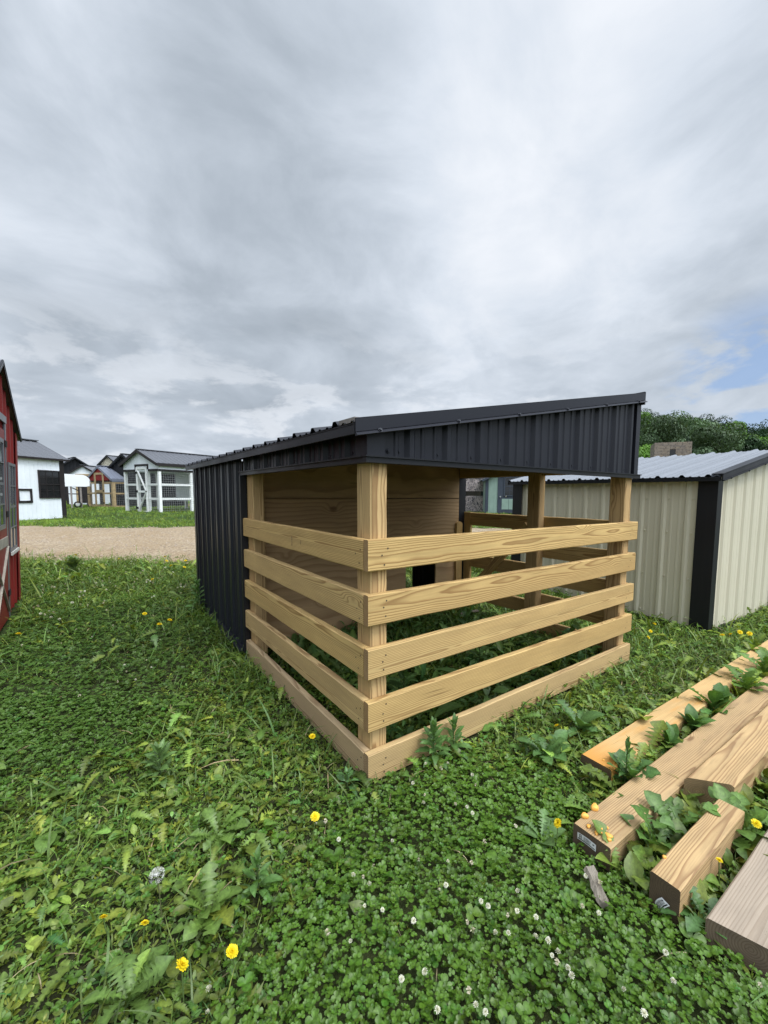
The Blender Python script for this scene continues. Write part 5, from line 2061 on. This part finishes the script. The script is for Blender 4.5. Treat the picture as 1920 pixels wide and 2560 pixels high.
# taller lush weeds inside the shelter
n = 900
x, y = rng.uniform(.2, 2.3, n), rng.uniform(.15, 1.85, n)
scatter(swd, P_SPRIG, x, y, 0.0, rng.normal(0, .3, n), rng.lognormal(math.log(.11), .35, n), tints(n, (0.10, .185, .045), .22, .12))
n = 260
x, y = rng.uniform(.2, 2.3, n), rng.uniform(.15, 1.85, n)
scatter(swd, P_LANCE, x, y, rng.uniform(0, .1, n), rng.normal(.5, .3, n), rng.lognormal(math.log(.15), .3, n), tints(n, (0.10, .185, .045), .22, .12))
tag(swd.build('low_weeds', M['leaf']), kind='stuff')

# ---- grass ----
grs = Veg()
x, y = sample(0.72, 2.8, 1500)
cw = clover_w(x, y)
k = rng.random(len(x)) < np.where(cw > .5, 0.02, 0.85*(0.3+vnoise(x, y, .4, 21)))
x, y = x[k], y[k]
n = len(x)
scatter(grs, P_GRASS, x, y, 0.0, rng.normal(0, .3, n), rng.lognormal(math.log(.075), .38, n), tints(n, G_GRASS, .24, .18, x, y))
x, y = sample(2.8, 8.6, 900)
cw = clover_w(x, y)
k = rng.random(len(x)) < np.where(cw > .5, 0.22, 0.8)
x, y = x[k], y[k]
n = len(x)
scatter(grs, P_GRASS, x, y, 0.0, rng.normal(0, .25, n), rng.lognormal(math.log(.12), .35, n)*np.array([[1, 1.6, 1]])[:, :1].ravel()[0], tints(n, G_GRASS, .22, .18, x, y))
for (d0, d1, dens, sc) in ((6.5, 13.5, 190, .075), (13.5, 28, 38, .11), (28, 60, 6, .22)):
    x, y = sample(d0, d1, dens)
    n = len(x)
    scatter(grs, P_TUFT, x, y, -0.005, rng.normal(0, .1, n), rng.lognormal(math.log(sc), .3, n), tints(n, (0.185, 0.285, 0.040), .22, .16, x*.3, y*.3))
# longer blades arching over the weeds on the left and along the black wall
x, y = sample(0.8, 3.4, 90)
k = (clover_w(x, y) < .5) & (rng.random(len(x)) < 0.25+vnoise(x, y, .5, 33))
x, y = x[k], y[k]
n = len(x)
scatter(grs, P_GRASS, x, y, 0.0, rng.normal(0, .2, n), rng.lognormal(math.log(.17), .25, n), tints(n, (0.12, .20, .045), .2, .12, x, y))
m_ = 420
x, y = rng.normal(-.07, .05, m_), rng.uniform(1.2, 3.8, m_)
k = x < -.025
x, y = x[k], y[k]
n = len(x)
scatter(grs, P_GRASS, x, y, 0.0, rng.normal(0, .25, n), rng.lognormal(math.log(.15), .3, n), tints(n, G_GRASS, .2, .15, x, y))
# last year's straw lying between the leaves
x, y = sample(0.72, 4.5, 70)
k = rng.random(len(x)) < np.where(clover_w(x, y) > .5, .15, 1.0)
x, y = x[k], y[k]
n = len(x)
scatter(grs, P_GRASS, x, y, rng.uniform(.01, .05, n), rng.normal(-1.0, .25, n), rng.lognormal(math.log(.10), .4, n), tints(n, (0.36, .29, .16), .25, .05))
tag(grs.build('grass', M['leaf']), kind='stuff')


# ------------------------------------------------------------------ individual flowers
def tube_proto(pts, r, sides=4):
    v, f = [], []
    pts = [np.array(p, float) for p in pts]
    for k, p in enumerate(pts):
        for q in range(sides):
            a = 2*math.pi*q/sides
            v.append(p+np.array([r*math.cos(a), r*math.sin(a), 0]))
    for k in range(len(pts)-1):
        for q in range(sides):
            f.append((k*sides+q, k*sides+(q+1) % sides, (k+1)*sides+(q+1) % sides, (k+1)*sides+q))
    return np.array(v), np.array(f), np.ones(len(v))


def one(proto, col):
    vg = Veg()
    vg.put(proto, np.zeros((1, 3)), np.zeros(1), np.zeros(1), np.zeros(1), np.ones(1), np.array([col], float))
    return vg


def dandelion_head(seed):
    r_ = np.random.default_rng(seed)
    parts = []
    for ring, (cnt, L, pit) in enumerate(((20, .020, .12), (18, .017, .38), (14, .013, .70), (10, .009, 1.1))):
        for k in range(cnt):
            b = proto_leaf(L, [.0016, .0024, .0024, .0016], [0, .5, .9, 1], arch=0.1, droop=.15, fold=.1, cols=2, mid=1)
            parts.append(xform(b, yaw=2*math.pi*(k+ring*.5)/cnt+r_.uniform(-.06, .06), pitch=pit+r_.uniform(-.1, .1), loc=(0, 0, .001*ring), sc=r_.uniform(.9, 1.08)))
    return merge_protos(parts)


HEADS = [one(dandelion_head(i), (0.86, 0.67, 0.02)).mesh('dandelion_head', M['petal']) for i in range(3)]
STEMS = []
for i in range(3):
    hgt = 0.13
    bend = (0.0, 0.018, -0.015)[i]
    STEMS.append((one(tube_proto([(0, 0, -.01), (bend*.3, 0, hgt*.35), (bend, 0.004, hgt*.75), (bend*1.2, .006, hgt)], .0019), (0.13, 0.20, 0.06)).mesh('dandelion_stem', M['leaf']), (bend*1.2, .006, hgt)))


def dandelion(x, y, label, group, kk, tall=1.0, tilt=(0.35, 0.0), big=1.0):
    o = thing('dandelion', label, 'dandelion', (x, y, float(gz(x, y))), 0, group)
    sm, tip = STEMS[kk % 3]
    s_ = bpy.data.objects.new('stem', sm)
    s_.scale = (1, 1, tall)
    h_ = bpy.data.objects.new('flower_head', HEADS[kk % 3])
    h_.location = (tip[0], tip[1], tip[2]*tall)
    # heads lean towards the bright side of the sky
    h_.rotation_euler = (tilt[0], tilt[1], 0.7*kk)
    h_.scale = (big, big, big)
    for q in (s_, h_):
        COL.objects.link(q)
        q.parent = o
    return o


DAND = [[-0.129, 0.31], [-0.353, -0.167], [-0.689, -0.48], [-0.818, -0.441], [-0.904, -0.259], [-0.956, -0.164], [0.936, -0.351], [0.363, -0.726], [0.973, -1.176], [2.978, 0.066], [2.752, -0.002], [3.262, 0.146], [0.673, -1.146], [2.624, -0.735], [3.281, -0.385], [3.35, -0.421], [3.521, -0.502], [3.534, -0.44], [-0.581, 3.186], [-0.526, 2.761], [-0.397, 2.829], [-1.473, 3.079], [-1.214, 7.301], [-0.618, 6.434], [-0.048, 5.46], [-0.04, 6.326], [-0.343, 4.725], [0.19, 5.761], [0.067, 5.222], [-0.03, 5.916]]
DL = ['yellow dandelion left of the shelter corner, standing by the lowest rail', 'yellow dandelion at the edge of the clover below the shelter corner', 'right one of two big dandelions low in the foreground', 'left and lowest of two big dandelions in the foreground',
      'half-closed dandelion on a leaning stem in the dark foreground leaves', 'small half-open dandelion left of the seed clock', 'dandelion between the lowest front rail and the stained timber', 'dandelion just left of the tagged broad timber', 'dandelion at the right edge between the timbers and the plank',
      'tall dandelion beside the far front post by the tan shed', 'dandelion growing below the tall one at the far front post', 'dandelion touching the tan shed wall base behind the front post', 'half-closed dandelion by the ridged narrow timber', 'dandelion rising between the stained timber and broad timber']
for i, (x, y) in enumerate(DAND):
    if i < len(DL):
        lab, grp = DL[i], 'dandelions near the shelter'
    elif i < 18:
        lab, grp = 'yellow dandelion in the grass before the tan shed corner', 'dandelions before the tan shed'
    elif i < 22:
        lab, grp = 'yellow dandelion in the dark clover left of the black wall', 'dandelions left of the black wall'
    else:
        lab, grp = 'yellow dandelion in the grass beside the gravel track', 'dandelions by the gravel track'
    big = 0.55 if i in (4, 5, 12) else (0.84 if i < 14 else 1.1)
    dandelion(x, y, lab, grp, i, tall=1.0 if i < 14 else 1.15, tilt=(rng.uniform(.1, .75), rng.uniform(-.6, .1)), big=big)

# seed clock
o = thing('dandelion_clock', 'fluffy white dandelion seed clock on a thin stem in the left foreground', 'dandelion clock', (-0.841, -0.169, float(gz(-.841, -.169))))
parts = []
r_ = np.random.default_rng(3)
for k in range(110):
    u_ = r_.normal(size=3)
    u_ /= np.linalg.norm(u_)
    if u_[2] < -0.55:
        continue
    tip = u_*0.019
    parts.append(tube_proto([u_*.004, tip], .00018, 3))
    for q in range(7):
        w_ = r_.normal(size=3)
        w_ -= u_*np.dot(w_, u_)
        w_ /= np.linalg.norm(w_)
        b = np.array([tip, tip+w_*.0055+u_*.002, tip+w_*.0055+u_*.0023+np.cross(u_, w_)*.0004, tip+np.cross(u_, w_)*.0003])
        parts.append((b, np.array([[0, 1, 2, 3]]), np.ones(4)))
hd = one(merge_protos(parts), (.78, .78, .76)).build('seed_head', M['petal'], o)
hd.location = (0, 0, .185)
one(tube_proto([(0, 0, -.01), (.006, 0, .06), (.004, 0, .12), (0, 0, .183)], .0017), (.15, .16, .07)).build('stem', M['leaf'], o)

# white clover flower heads


def clover_head(seed, worn):
    r_ = np.random.default_rng(seed)
    parts = []
    for k in range(46):
        zc = 1-2*(k+.5)/46
        a = k*2.39996
        if zc < (-.45 if not worn else -.75):
            continue
        if worn and r_.random() < .45:
            continue
        rad = math.sqrt(1-zc*zc)
        b = proto_leaf(.0078, [.0006, .0014, .0016, .0005], [0, .5, .8, 1], arch=.2, droop=.1, fold=.4, cols=2, mid=1)
        v, f, s = xform(b, yaw=a, pitch=math.asin(zc)*.85+.15+(-.7 if worn and zc < .1 else 0), loc=(rad*.0025*math.cos(a), rad*.0025*math.sin(a), zc*.003), sc=r_.uniform(.85, 1.15))
        parts.append((v, f, s*r_.uniform(.82, 1.08)))
    return merge_protos(parts)


CH = [one(clover_head(i, i >= 3), (.74, .73, .60) if i < 3 else (.62, .56, .42)).mesh('clover_head', M['petal']) for i in range(5)]
CSTEM = one(tube_proto([(0, 0, 0), (.002, 0, .04), (0, 0, .078)], .0009, 3), (.12, .17, .05)).mesh('clover_stem', M['leaf'])
CLOV = [[0.085, -0.294], [0.191, -0.372], [0.22, -0.41], [0.215, -0.446], [0.303, -0.591], [0.155, -0.569], [-0.127, -0.377], [-0.282, -0.256], [-0.099, -0.497], [0.047, -0.608], [-0.02, -0.559], [-0.241, -0.427], [-0.291, -0.445], [-0.29, -0.48], [-0.314, -0.42], [-0.088, -0.625], [-0.118, -0.626], [0.089, -0.772], [-0.034, -0.729], [-0.028, -0.752], [-0.463, -0.536], [-0.423, -0.598], [-0.339, -0.534], [-0.246, -0.658], [-0.117, -0.751], [-0.072, -0.821], [-0.042, -0.843], [-0.12, -0.776], [0.032, -0.925], [-0.302, -0.781], [-0.362, -0.758], [-0.236, -0.878], [-0.244, -0.91], [-0.329, -0.862], [0.012, -0.897], [0.007, -0.955], [0.003, -0.974], [-0.235, -0.933], [-0.302, -0.577], [-0.001, -0.806], [0.033, -0.815], [-0.315, -0.137], [-0.281, -0.143], [0.244, -0.115], [0.283, -0.179], [0.331, -0.171], [0.372, -0.291], [0.118, -0.262], [0.303, -0.593], [0.338, -0.343], [0.118, -0.18], [-0.767, -0.487], [-0.78, -0.538], [-1.109, 3.28], [-0.809, 2.033], [-0.805, 1.89], [-0.779, 1.783], [-0.767, 1.703], [-0.862, 1.737], [-1.058, 1.641], [-0.916, 1.304], [-0.673, 2.041], [-0.529, 2.545], [-0.994, 2.998], [-1.284, 3.045], [-1.446, 2.989], [-1.198, 2.933], [-0.66, 1.863], [-0.49, 2.094], [-0.713, 3.114], [-0.834, 3.234], [0.31, -0.877], [0.324, -0.919], [0.22, -0.972], [0.202, -0.928], [1.227, -1.066], [0.013, -1.0], [0.005, -1.017], [0.027, -0.961], [0.256, -1.144], [0.197, -1.186], [0.37, -1.324], [0.062, -0.862], [0.068, -1.171], [0.079, -1.117]]
for i in range(120):      # pale flowers all over the far clover on the left
    CLOV.append([rng.uniform(-1.5, 0.0), rng.uniform(3.6, 7.2)])
for i, (x, y) in enumerate(CLOV):
    if bool(blocked(np.array([x]), np.array([y]))[0]):
        continue
    if i < 53 or 70 < i < 85:
        lab, grp = 'small white clover blossom in the near clover patch', 'white clover blossoms in the near patch'
    elif i < 71:
        lab, grp = 'small white clover blossom in the dark clover by the red shed', 'white clover blossoms in the dark patch'
    else:
        lab, grp = 'tiny white clover blossom in the meadow towards the gravel track', 'white clover blossoms in the far meadow'
    o = thing('clover_flower', lab, 'clover flower', (x, y, float(gz(x, y))), 0, grp)
    far_ = i >= 85
    sc = rng.uniform(.52, .86)*(1.8 if far_ else 1.0)
    s_ = bpy.data.objects.new('stem', CSTEM)
    h_ = bpy.data.objects.new('flower_head', CH[int(rng.integers(0, 3)) if rng.random() < .65 else int(rng.integers(3, 5))])
    h_.location = (0, 0, .079)
    h_.rotation_euler = (rng.uniform(-.6, .6), rng.uniform(-.6, .6), rng.uniform(0, 6))
    h_.scale = (sc, sc, sc)
    for q in (s_, h_):
        COL.objects.link(q)
        q.parent = o


# ------------------------------------------------------------------ single weeds that stand out
def whorl_weed(name, label, x, y, hgt, L, nlv, tint, seed, narrow=True, pit=(0.1, 1.0)):
    r_ = np.random.default_rng(seed)
    o = thing(name, label, 'weed', (x, y, float(gz(x, y))))
    vg = Veg()
    for k in range(nlv):
        t_ = k/(nlv-1)
        pr = (P_LANCE2 if narrow else P_OVAL)[int(r_.integers(0, 4))]
        vg.put(pr, np.array([[0, 0, hgt*(.12+.88*t_)]]), np.array([k*2.39996+r_.uniform(-.2, .2)]), np.array([pit[0]-0.35+(pit[1]+.25)*t_+r_.uniform(-.15, .15)]), np.array([r_.normal(0, .2)]),
               np.array([L*(1.1-.45*t_)*r_.uniform(.85, 1.15)]), np.array([tint])*r_.uniform(.8, 1.2))
    vg.build('leaves', M['leaf'], o)
    one(tube_proto([(0, 0, -.01), (.003, .002, hgt*.5), (0, 0, hgt)], .0028), (.10, .15, .06)).build('stem', M['leaf'], o)
    return o


GW = (0.105, 0.205, 0.055)
whorl_weed('leafy_weed', 'tall narrow-leaved weed growing against the lowest front rail', 0.335, -0.062, 0.185, 0.105, 34, GW, 1)
whorl_weed('leafy_weed', 'second narrow-leaved weed just right of the tallest at the lowest rail', 0.475, -0.055, 0.165, 0.10, 26, GW, 2)
whorl_weed('leafy_weed', 'pale young weed with lobed leaves at the shelter corner', -0.085, 0.045, 0.075, 0.075, 14, (.095, .20, .06), 3, True, (0.0, .9))
whorl_weed('leafy_weed', 'narrow-leaved weed against the black wall base', -0.065, 3.42, 0.30, 0.14, 30, GW, 4)
whorl_weed('leafy_weed', 'narrow-leaved weed standing alone in the left foreground leaves', -0.75, 0.62, 0.15, 0.10, 26, (.12, .21, .06), 5)
whorl_weed('leafy_weed', 'bright pointed-leaf weed beside the clover edge in the foreground', -0.57, -0.24, 0.12, 0.085, 18, (.10, .20, .05), 6)
whorl_weed('leafy_weed', 'thin upright weed rising at the end of the stained timber', 0.915, -0.715, 0.22, 0.075, 15, (.09, .19, .05), 7, True, (0.3, 1.1))


def rosette(name, label, x, y, leaves, L, tint, seed, kinds, lift=0.03, pit=0.45, aim=None, cat='weed'):
    r_ = np.random.default_rng(seed)
    o = thing(name, label, cat, (x, y, float(gz(x, y))))
    for k in range(leaves):
        vg = Veg()
        pr = kinds[int(r_.integers(0, len(kinds)))]
        a = 2*math.pi*k/leaves+r_.uniform(-.35, .35) if aim is None else aim+r_.uniform(-1.5, 1.5)
        vg.put(pr, np.array([[0, 0, lift*r_.uniform(.3, 1.2)]]), np.array([a]), np.array([pit+r_.uniform(-.25, .35)]), np.array([r_.normal(0, .2)]), np.array([L*r_.uniform(.75, 1.25)]), np.array([tint])*r_.uniform(.82, 1.18))
        vg.build('leaf', M['leaf'], o)
    return o


GP = (0.080, 0.175, 0.040)
rosette('plantain', 'glossy plantain between the stained and the broad timber, nearest the stained end', 1.335, -0.722, 6, 0.12, GP, 11, P_OVAL, pit=.75, lift=.05)
rosette('plantain', 'glossy plantain further along between stained and broad timber', 1.62, -0.728, 7, 0.13, GP, 12, P_OVAL, pit=.75, lift=.06)
rosette('plantain', 'big bushy plantain clump bulging over the stained timber', 1.95, -0.738, 13, 0.155, GP, 13, P_OVAL+P_DAND[:4], pit=.65, lift=.07)
rosette('dandelion_plant', 'tall toothed dandelion leaves over the far half of the stained timber', 2.45, -0.755, 12, 0.19, (.10, .185, .035), 14, P_DAND, pit=.7, lift=.05)
rosette('dandelion_plant', 'toothed dandelion leaves at the right border beyond the bushy plantain', 2.85, -0.765, 10, 0.19, (.10, .185, .035), 15, P_DAND, pit=.7, lift=.05)
rosette('dandelion_plant', 'leafy dandelion at the near end of the stained timber', 0.935, -0.716, 9, 0.15, (.08, .17, .05), 16, P_DAND, pit=.7)
rosette('dandelion_plant', 'large dandelion filling the gap between broad timber and narrow timber', 0.80, -0.965, 14, 0.150, (.085, .165, .035), 17, P_DAND, pit=.40)
rosette('dandelion_plant', 'dandelion with long leaf arching over the broad timber', 0.66, -0.945, 8, 0.155, (.085, .17, .035), 18, P_DAND, pit=.55)
rosette('dandelion_plant', 'dandelion sprawling past the end of the narrow timber towards the plank', 0.98, -1.11, 14, 0.17, (.10, .185, .035), 19, P_DAND, pit=.5)
rosette('dandelion_plant', 'flat dandelion rosette below the ridged timber end', 0.50, -1.165, 8, 0.13, (.075, .16, .045), 20, P_DAND, pit=.3)
rosette('dandelion_plant', 'dull broad-leaved rosette left of the broad timber end', 0.37, -0.66, 8, 0.105, (.105, .185, .06), 21, P_OVAL+P_DAND[:6], pit=.2)
rosette('dandelion_plant', 'broad dandelion rosette between the front rail and the stained timber', 0.80, -0.37, 10, 0.16, (.085, .17, .05), 22, P_DAND+P_OVAL[:1], pit=.35)
rosette('dandelion_plant', 'second broad rosette further along before the stained timber', 1.17, -0.33, 10, 0.15, (.085, .17, .05), 23, P_DAND+P_OVAL[:2], pit=.35)
rosette('dandelion_plant', 'large pale dandelion rosette left of the foreground clover', -0.62, 0.08, 12, 0.125, (.12, .20, .04), 24, P_DAND, pit=.25)
rosette('dandelion_plant', 'large dark dandelion rosette at the lower left by the seed clock', -0.93, -0.35, 12, 0.115, (.10, .17, .035), 25, P_DAND, pit=.35)
rosette('dandelion_plant', 'dandelion rosette with upright leaves between seed clock and clover', -0.72, -0.25, 12, 0.12, (.115, .19, .035), 26, P_DAND, pit=.5)
rosette('leafy_weed', 'feathery grey-green weed clump at the near edge of the gravel track', -1.20, 6.55, 60, 0.17, (.15, .22, .08), 27, P_LANCE, pit=.55, lift=.10)
for i, (x, y) in enumerate(((0.9, 0.9), (1.35, 0.6), (0.6, 0.55), (1.7, 1.1), (1.2, 1.5))):
    whorl_weed('leafy_weed', 'tall dark weed growing in the shade inside the shelter', x, y, 0.26+.05*math.sin(i*2), 0.15, 26, (.09, .175, .05), 30+i)['group'] = 'weeds inside the shelter'


# ------------------------------------------------------------------ trees on the hill
def crown_mesh(seed, base, nb=20, faces=6500, leaf=0.24, tall=1.0, conic=0.0):
    r_ = np.random.default_rng(seed)
    C_, N_ = [], []
    blobs = []
    for k in range(nb):
        zc = r_.uniform(0.28, 1.0)
        maxr = 0.40*math.sqrt(max(0.05, 1-((zc-0.55)/0.52)**2))*(1-conic*(zc-.3))
        a = r_.uniform(0, 6.28)
        rr = maxr*math.sqrt(r_.random())*0.85
        blobs.append((rr*math.cos(a), rr*math.sin(a), zc*tall, r_.uniform(.12, .22)*(1-.45*conic*zc), r_.uniform(.62, 1.42)))
    vg = Veg()
    quad = (np.array([[-.5, -.35, 0], [.5, -.3, .06], [.45, .35, 0], [-.45, .3, .06]]), np.array([[0, 1, 2, 3]]), np.ones(4))
    per = faces//nb
    for (bx, by, bz_, br, tone) in blobs:
        u_ = r_.normal(size=(per, 3))
        u_ /= np.linalg.norm(u_, axis=1)[:, None]
        rad = br*(0.80+0.28*r_.random(per))
        p = np.stack([bx+u_[:, 0]*rad, by+u_[:, 1]*rad, bz_+u_[:, 2]*rad*.85], 1)*10
        t_ = np.array(base)[None]*tone*np.exp(r_.normal(0, .12, per))[:, None]
        yaw = np.arctan2(u_[:, 1], u_[:, 0])+r_.normal(0, .5, per)
        pit = np.pi/2-np.arccos(np.clip(u_[:, 2], -1, 1))-np.pi/2+r_.normal(0, .20, per)
        vg.put(quad, p, yaw, pit, r_.normal(0, .22, per), leaf*np.exp(r_.normal(0, .25, per)), t_)
    return vg.mesh('crown', M['tree'])


TREE_KINDS = [crown_mesh(1, (.036, .082, .024)), crown_mesh(2, (.056, .118, .028)), crown_mesh(3, (.022, .054, .021)),
              crown_mesh(4, (.095, .195, .030)), crown_mesh(5, (.09, .14, .07), nb=13, tall=1.1), crown_mesh(6, (.030, .066, .026), conic=.8, tall=1.1)]
tq = MB()
tq.tube([(0, 0, -1.5), (0.1, 0.05, 2.5), (0.0, 0.15, 5.0), (-0.1, 0.1, 7.2)], 0.28, 8, r1=0.06)
for a in range(6):
    z = 3.0+a*.6
    tq.tube([(0.05, 0.08, z), (math.cos(a*2.4)*1.1, math.sin(a*2.4)*1.1, z+1.1), (math.cos(a*2.4+.2)*2.1, math.sin(a*2.4+.2)*2.1, z+1.9)], 0.10, 5, r1=0.03)
TRUNK = tq.build('trunk', M['bark'])
TRUNK_ME = TRUNK.data
bpy.data.objects.remove(TRUNK)


def tree(x, y, h, kind, label, group, zoff=0.0):
    o = thing('tree', label, 'tree', (x, y, float(gz(x, y))+zoff), random.uniform(0, 6.28), group)
    s_ = h/10.5
    o.scale = (s_*random.uniform(.95, 1.2), s_*random.uniform(.95, 1.2), s_)
    for nm, me in (('trunk', TRUNK_ME), ('crown', TREE_KINDS[kind])):
        q = bpy.data.objects.new(nm, me)
        COL.objects.link(q)
        q.parent = o


def polar(az, r):
    return CAM[0]+r*math.cos(math.radians(az)), CAM[1]+r*math.sin(math.radians(az))


rt = random.Random(5)
for ring, (r0, step) in enumerate(((190, 1.7), (176, 1.7), (160, 1.8), (146, 1.9), (130, 2.1), (112, 2.3))):
    az = 4.0+ring*.5
    while az < 42:
        x, y = polar(az+rt.uniform(-.5, .5), r0+rt.uniform(-6, 6))
        h = rt.uniform(9.0, 13.0)*(1.0 if ring < 3 else .85)
        tree(x, y, h, rt.choice([0, 0, 1, 2, 2, 3 if ring > 2 else 1]), 'dark green leafy tree on the wooded hillside', 'trees covering the hill')
        az += step*rt.uniform(.8, 1.2)
# singled-out trees nearer than the hill
for (az, r, h, k, lab) in ((26.5, 62, 8.2, 3, 'bright green bushy tree behind the stone blind, left of it'), (24.3, 66, 7.6, 3, 'bright green bushy tree directly behind the stone blind'), (19.6, 70, 6.3, 3, 'low bright green tree right of the stone blind'),
                           (17.9, 78, 10.6, 4, 'grey-green poplar standing before the hill right of the stone blind'), (22.0, 95, 12.5, 4, 'small grey-green treetop peeking above the stone blind'),
                           (14.9, 90, 9.5, 5, 'dark conifer before the hill near the right edge'), (13.2, 84, 8.3, 5, 'dark conifer at the right edge of the picture'), (16.2, 96, 8.6, 5, 'dark conifer between the poplar and the right edge'), (11.5, 84, 8.5, 5, 'dark conifer just outside the right edge')):
    x, y = polar(az, r)
    tree(x, y, h, k, lab, 'trees before the hill')
for i, (az, r, h) in enumerate(((38, 55, 9), (40.5, 52, 10), (43.2, 56, 9.5), (46, 60, 10), (35.5, 60, 10), (33, 58, 9))):
    x, y = polar(az, r)
    tree(x, y, h, (0, 2, 0, 1, 2, 0)[i], 'dark tree behind the hunting blinds seen through the shelter', 'trees behind the blinds')
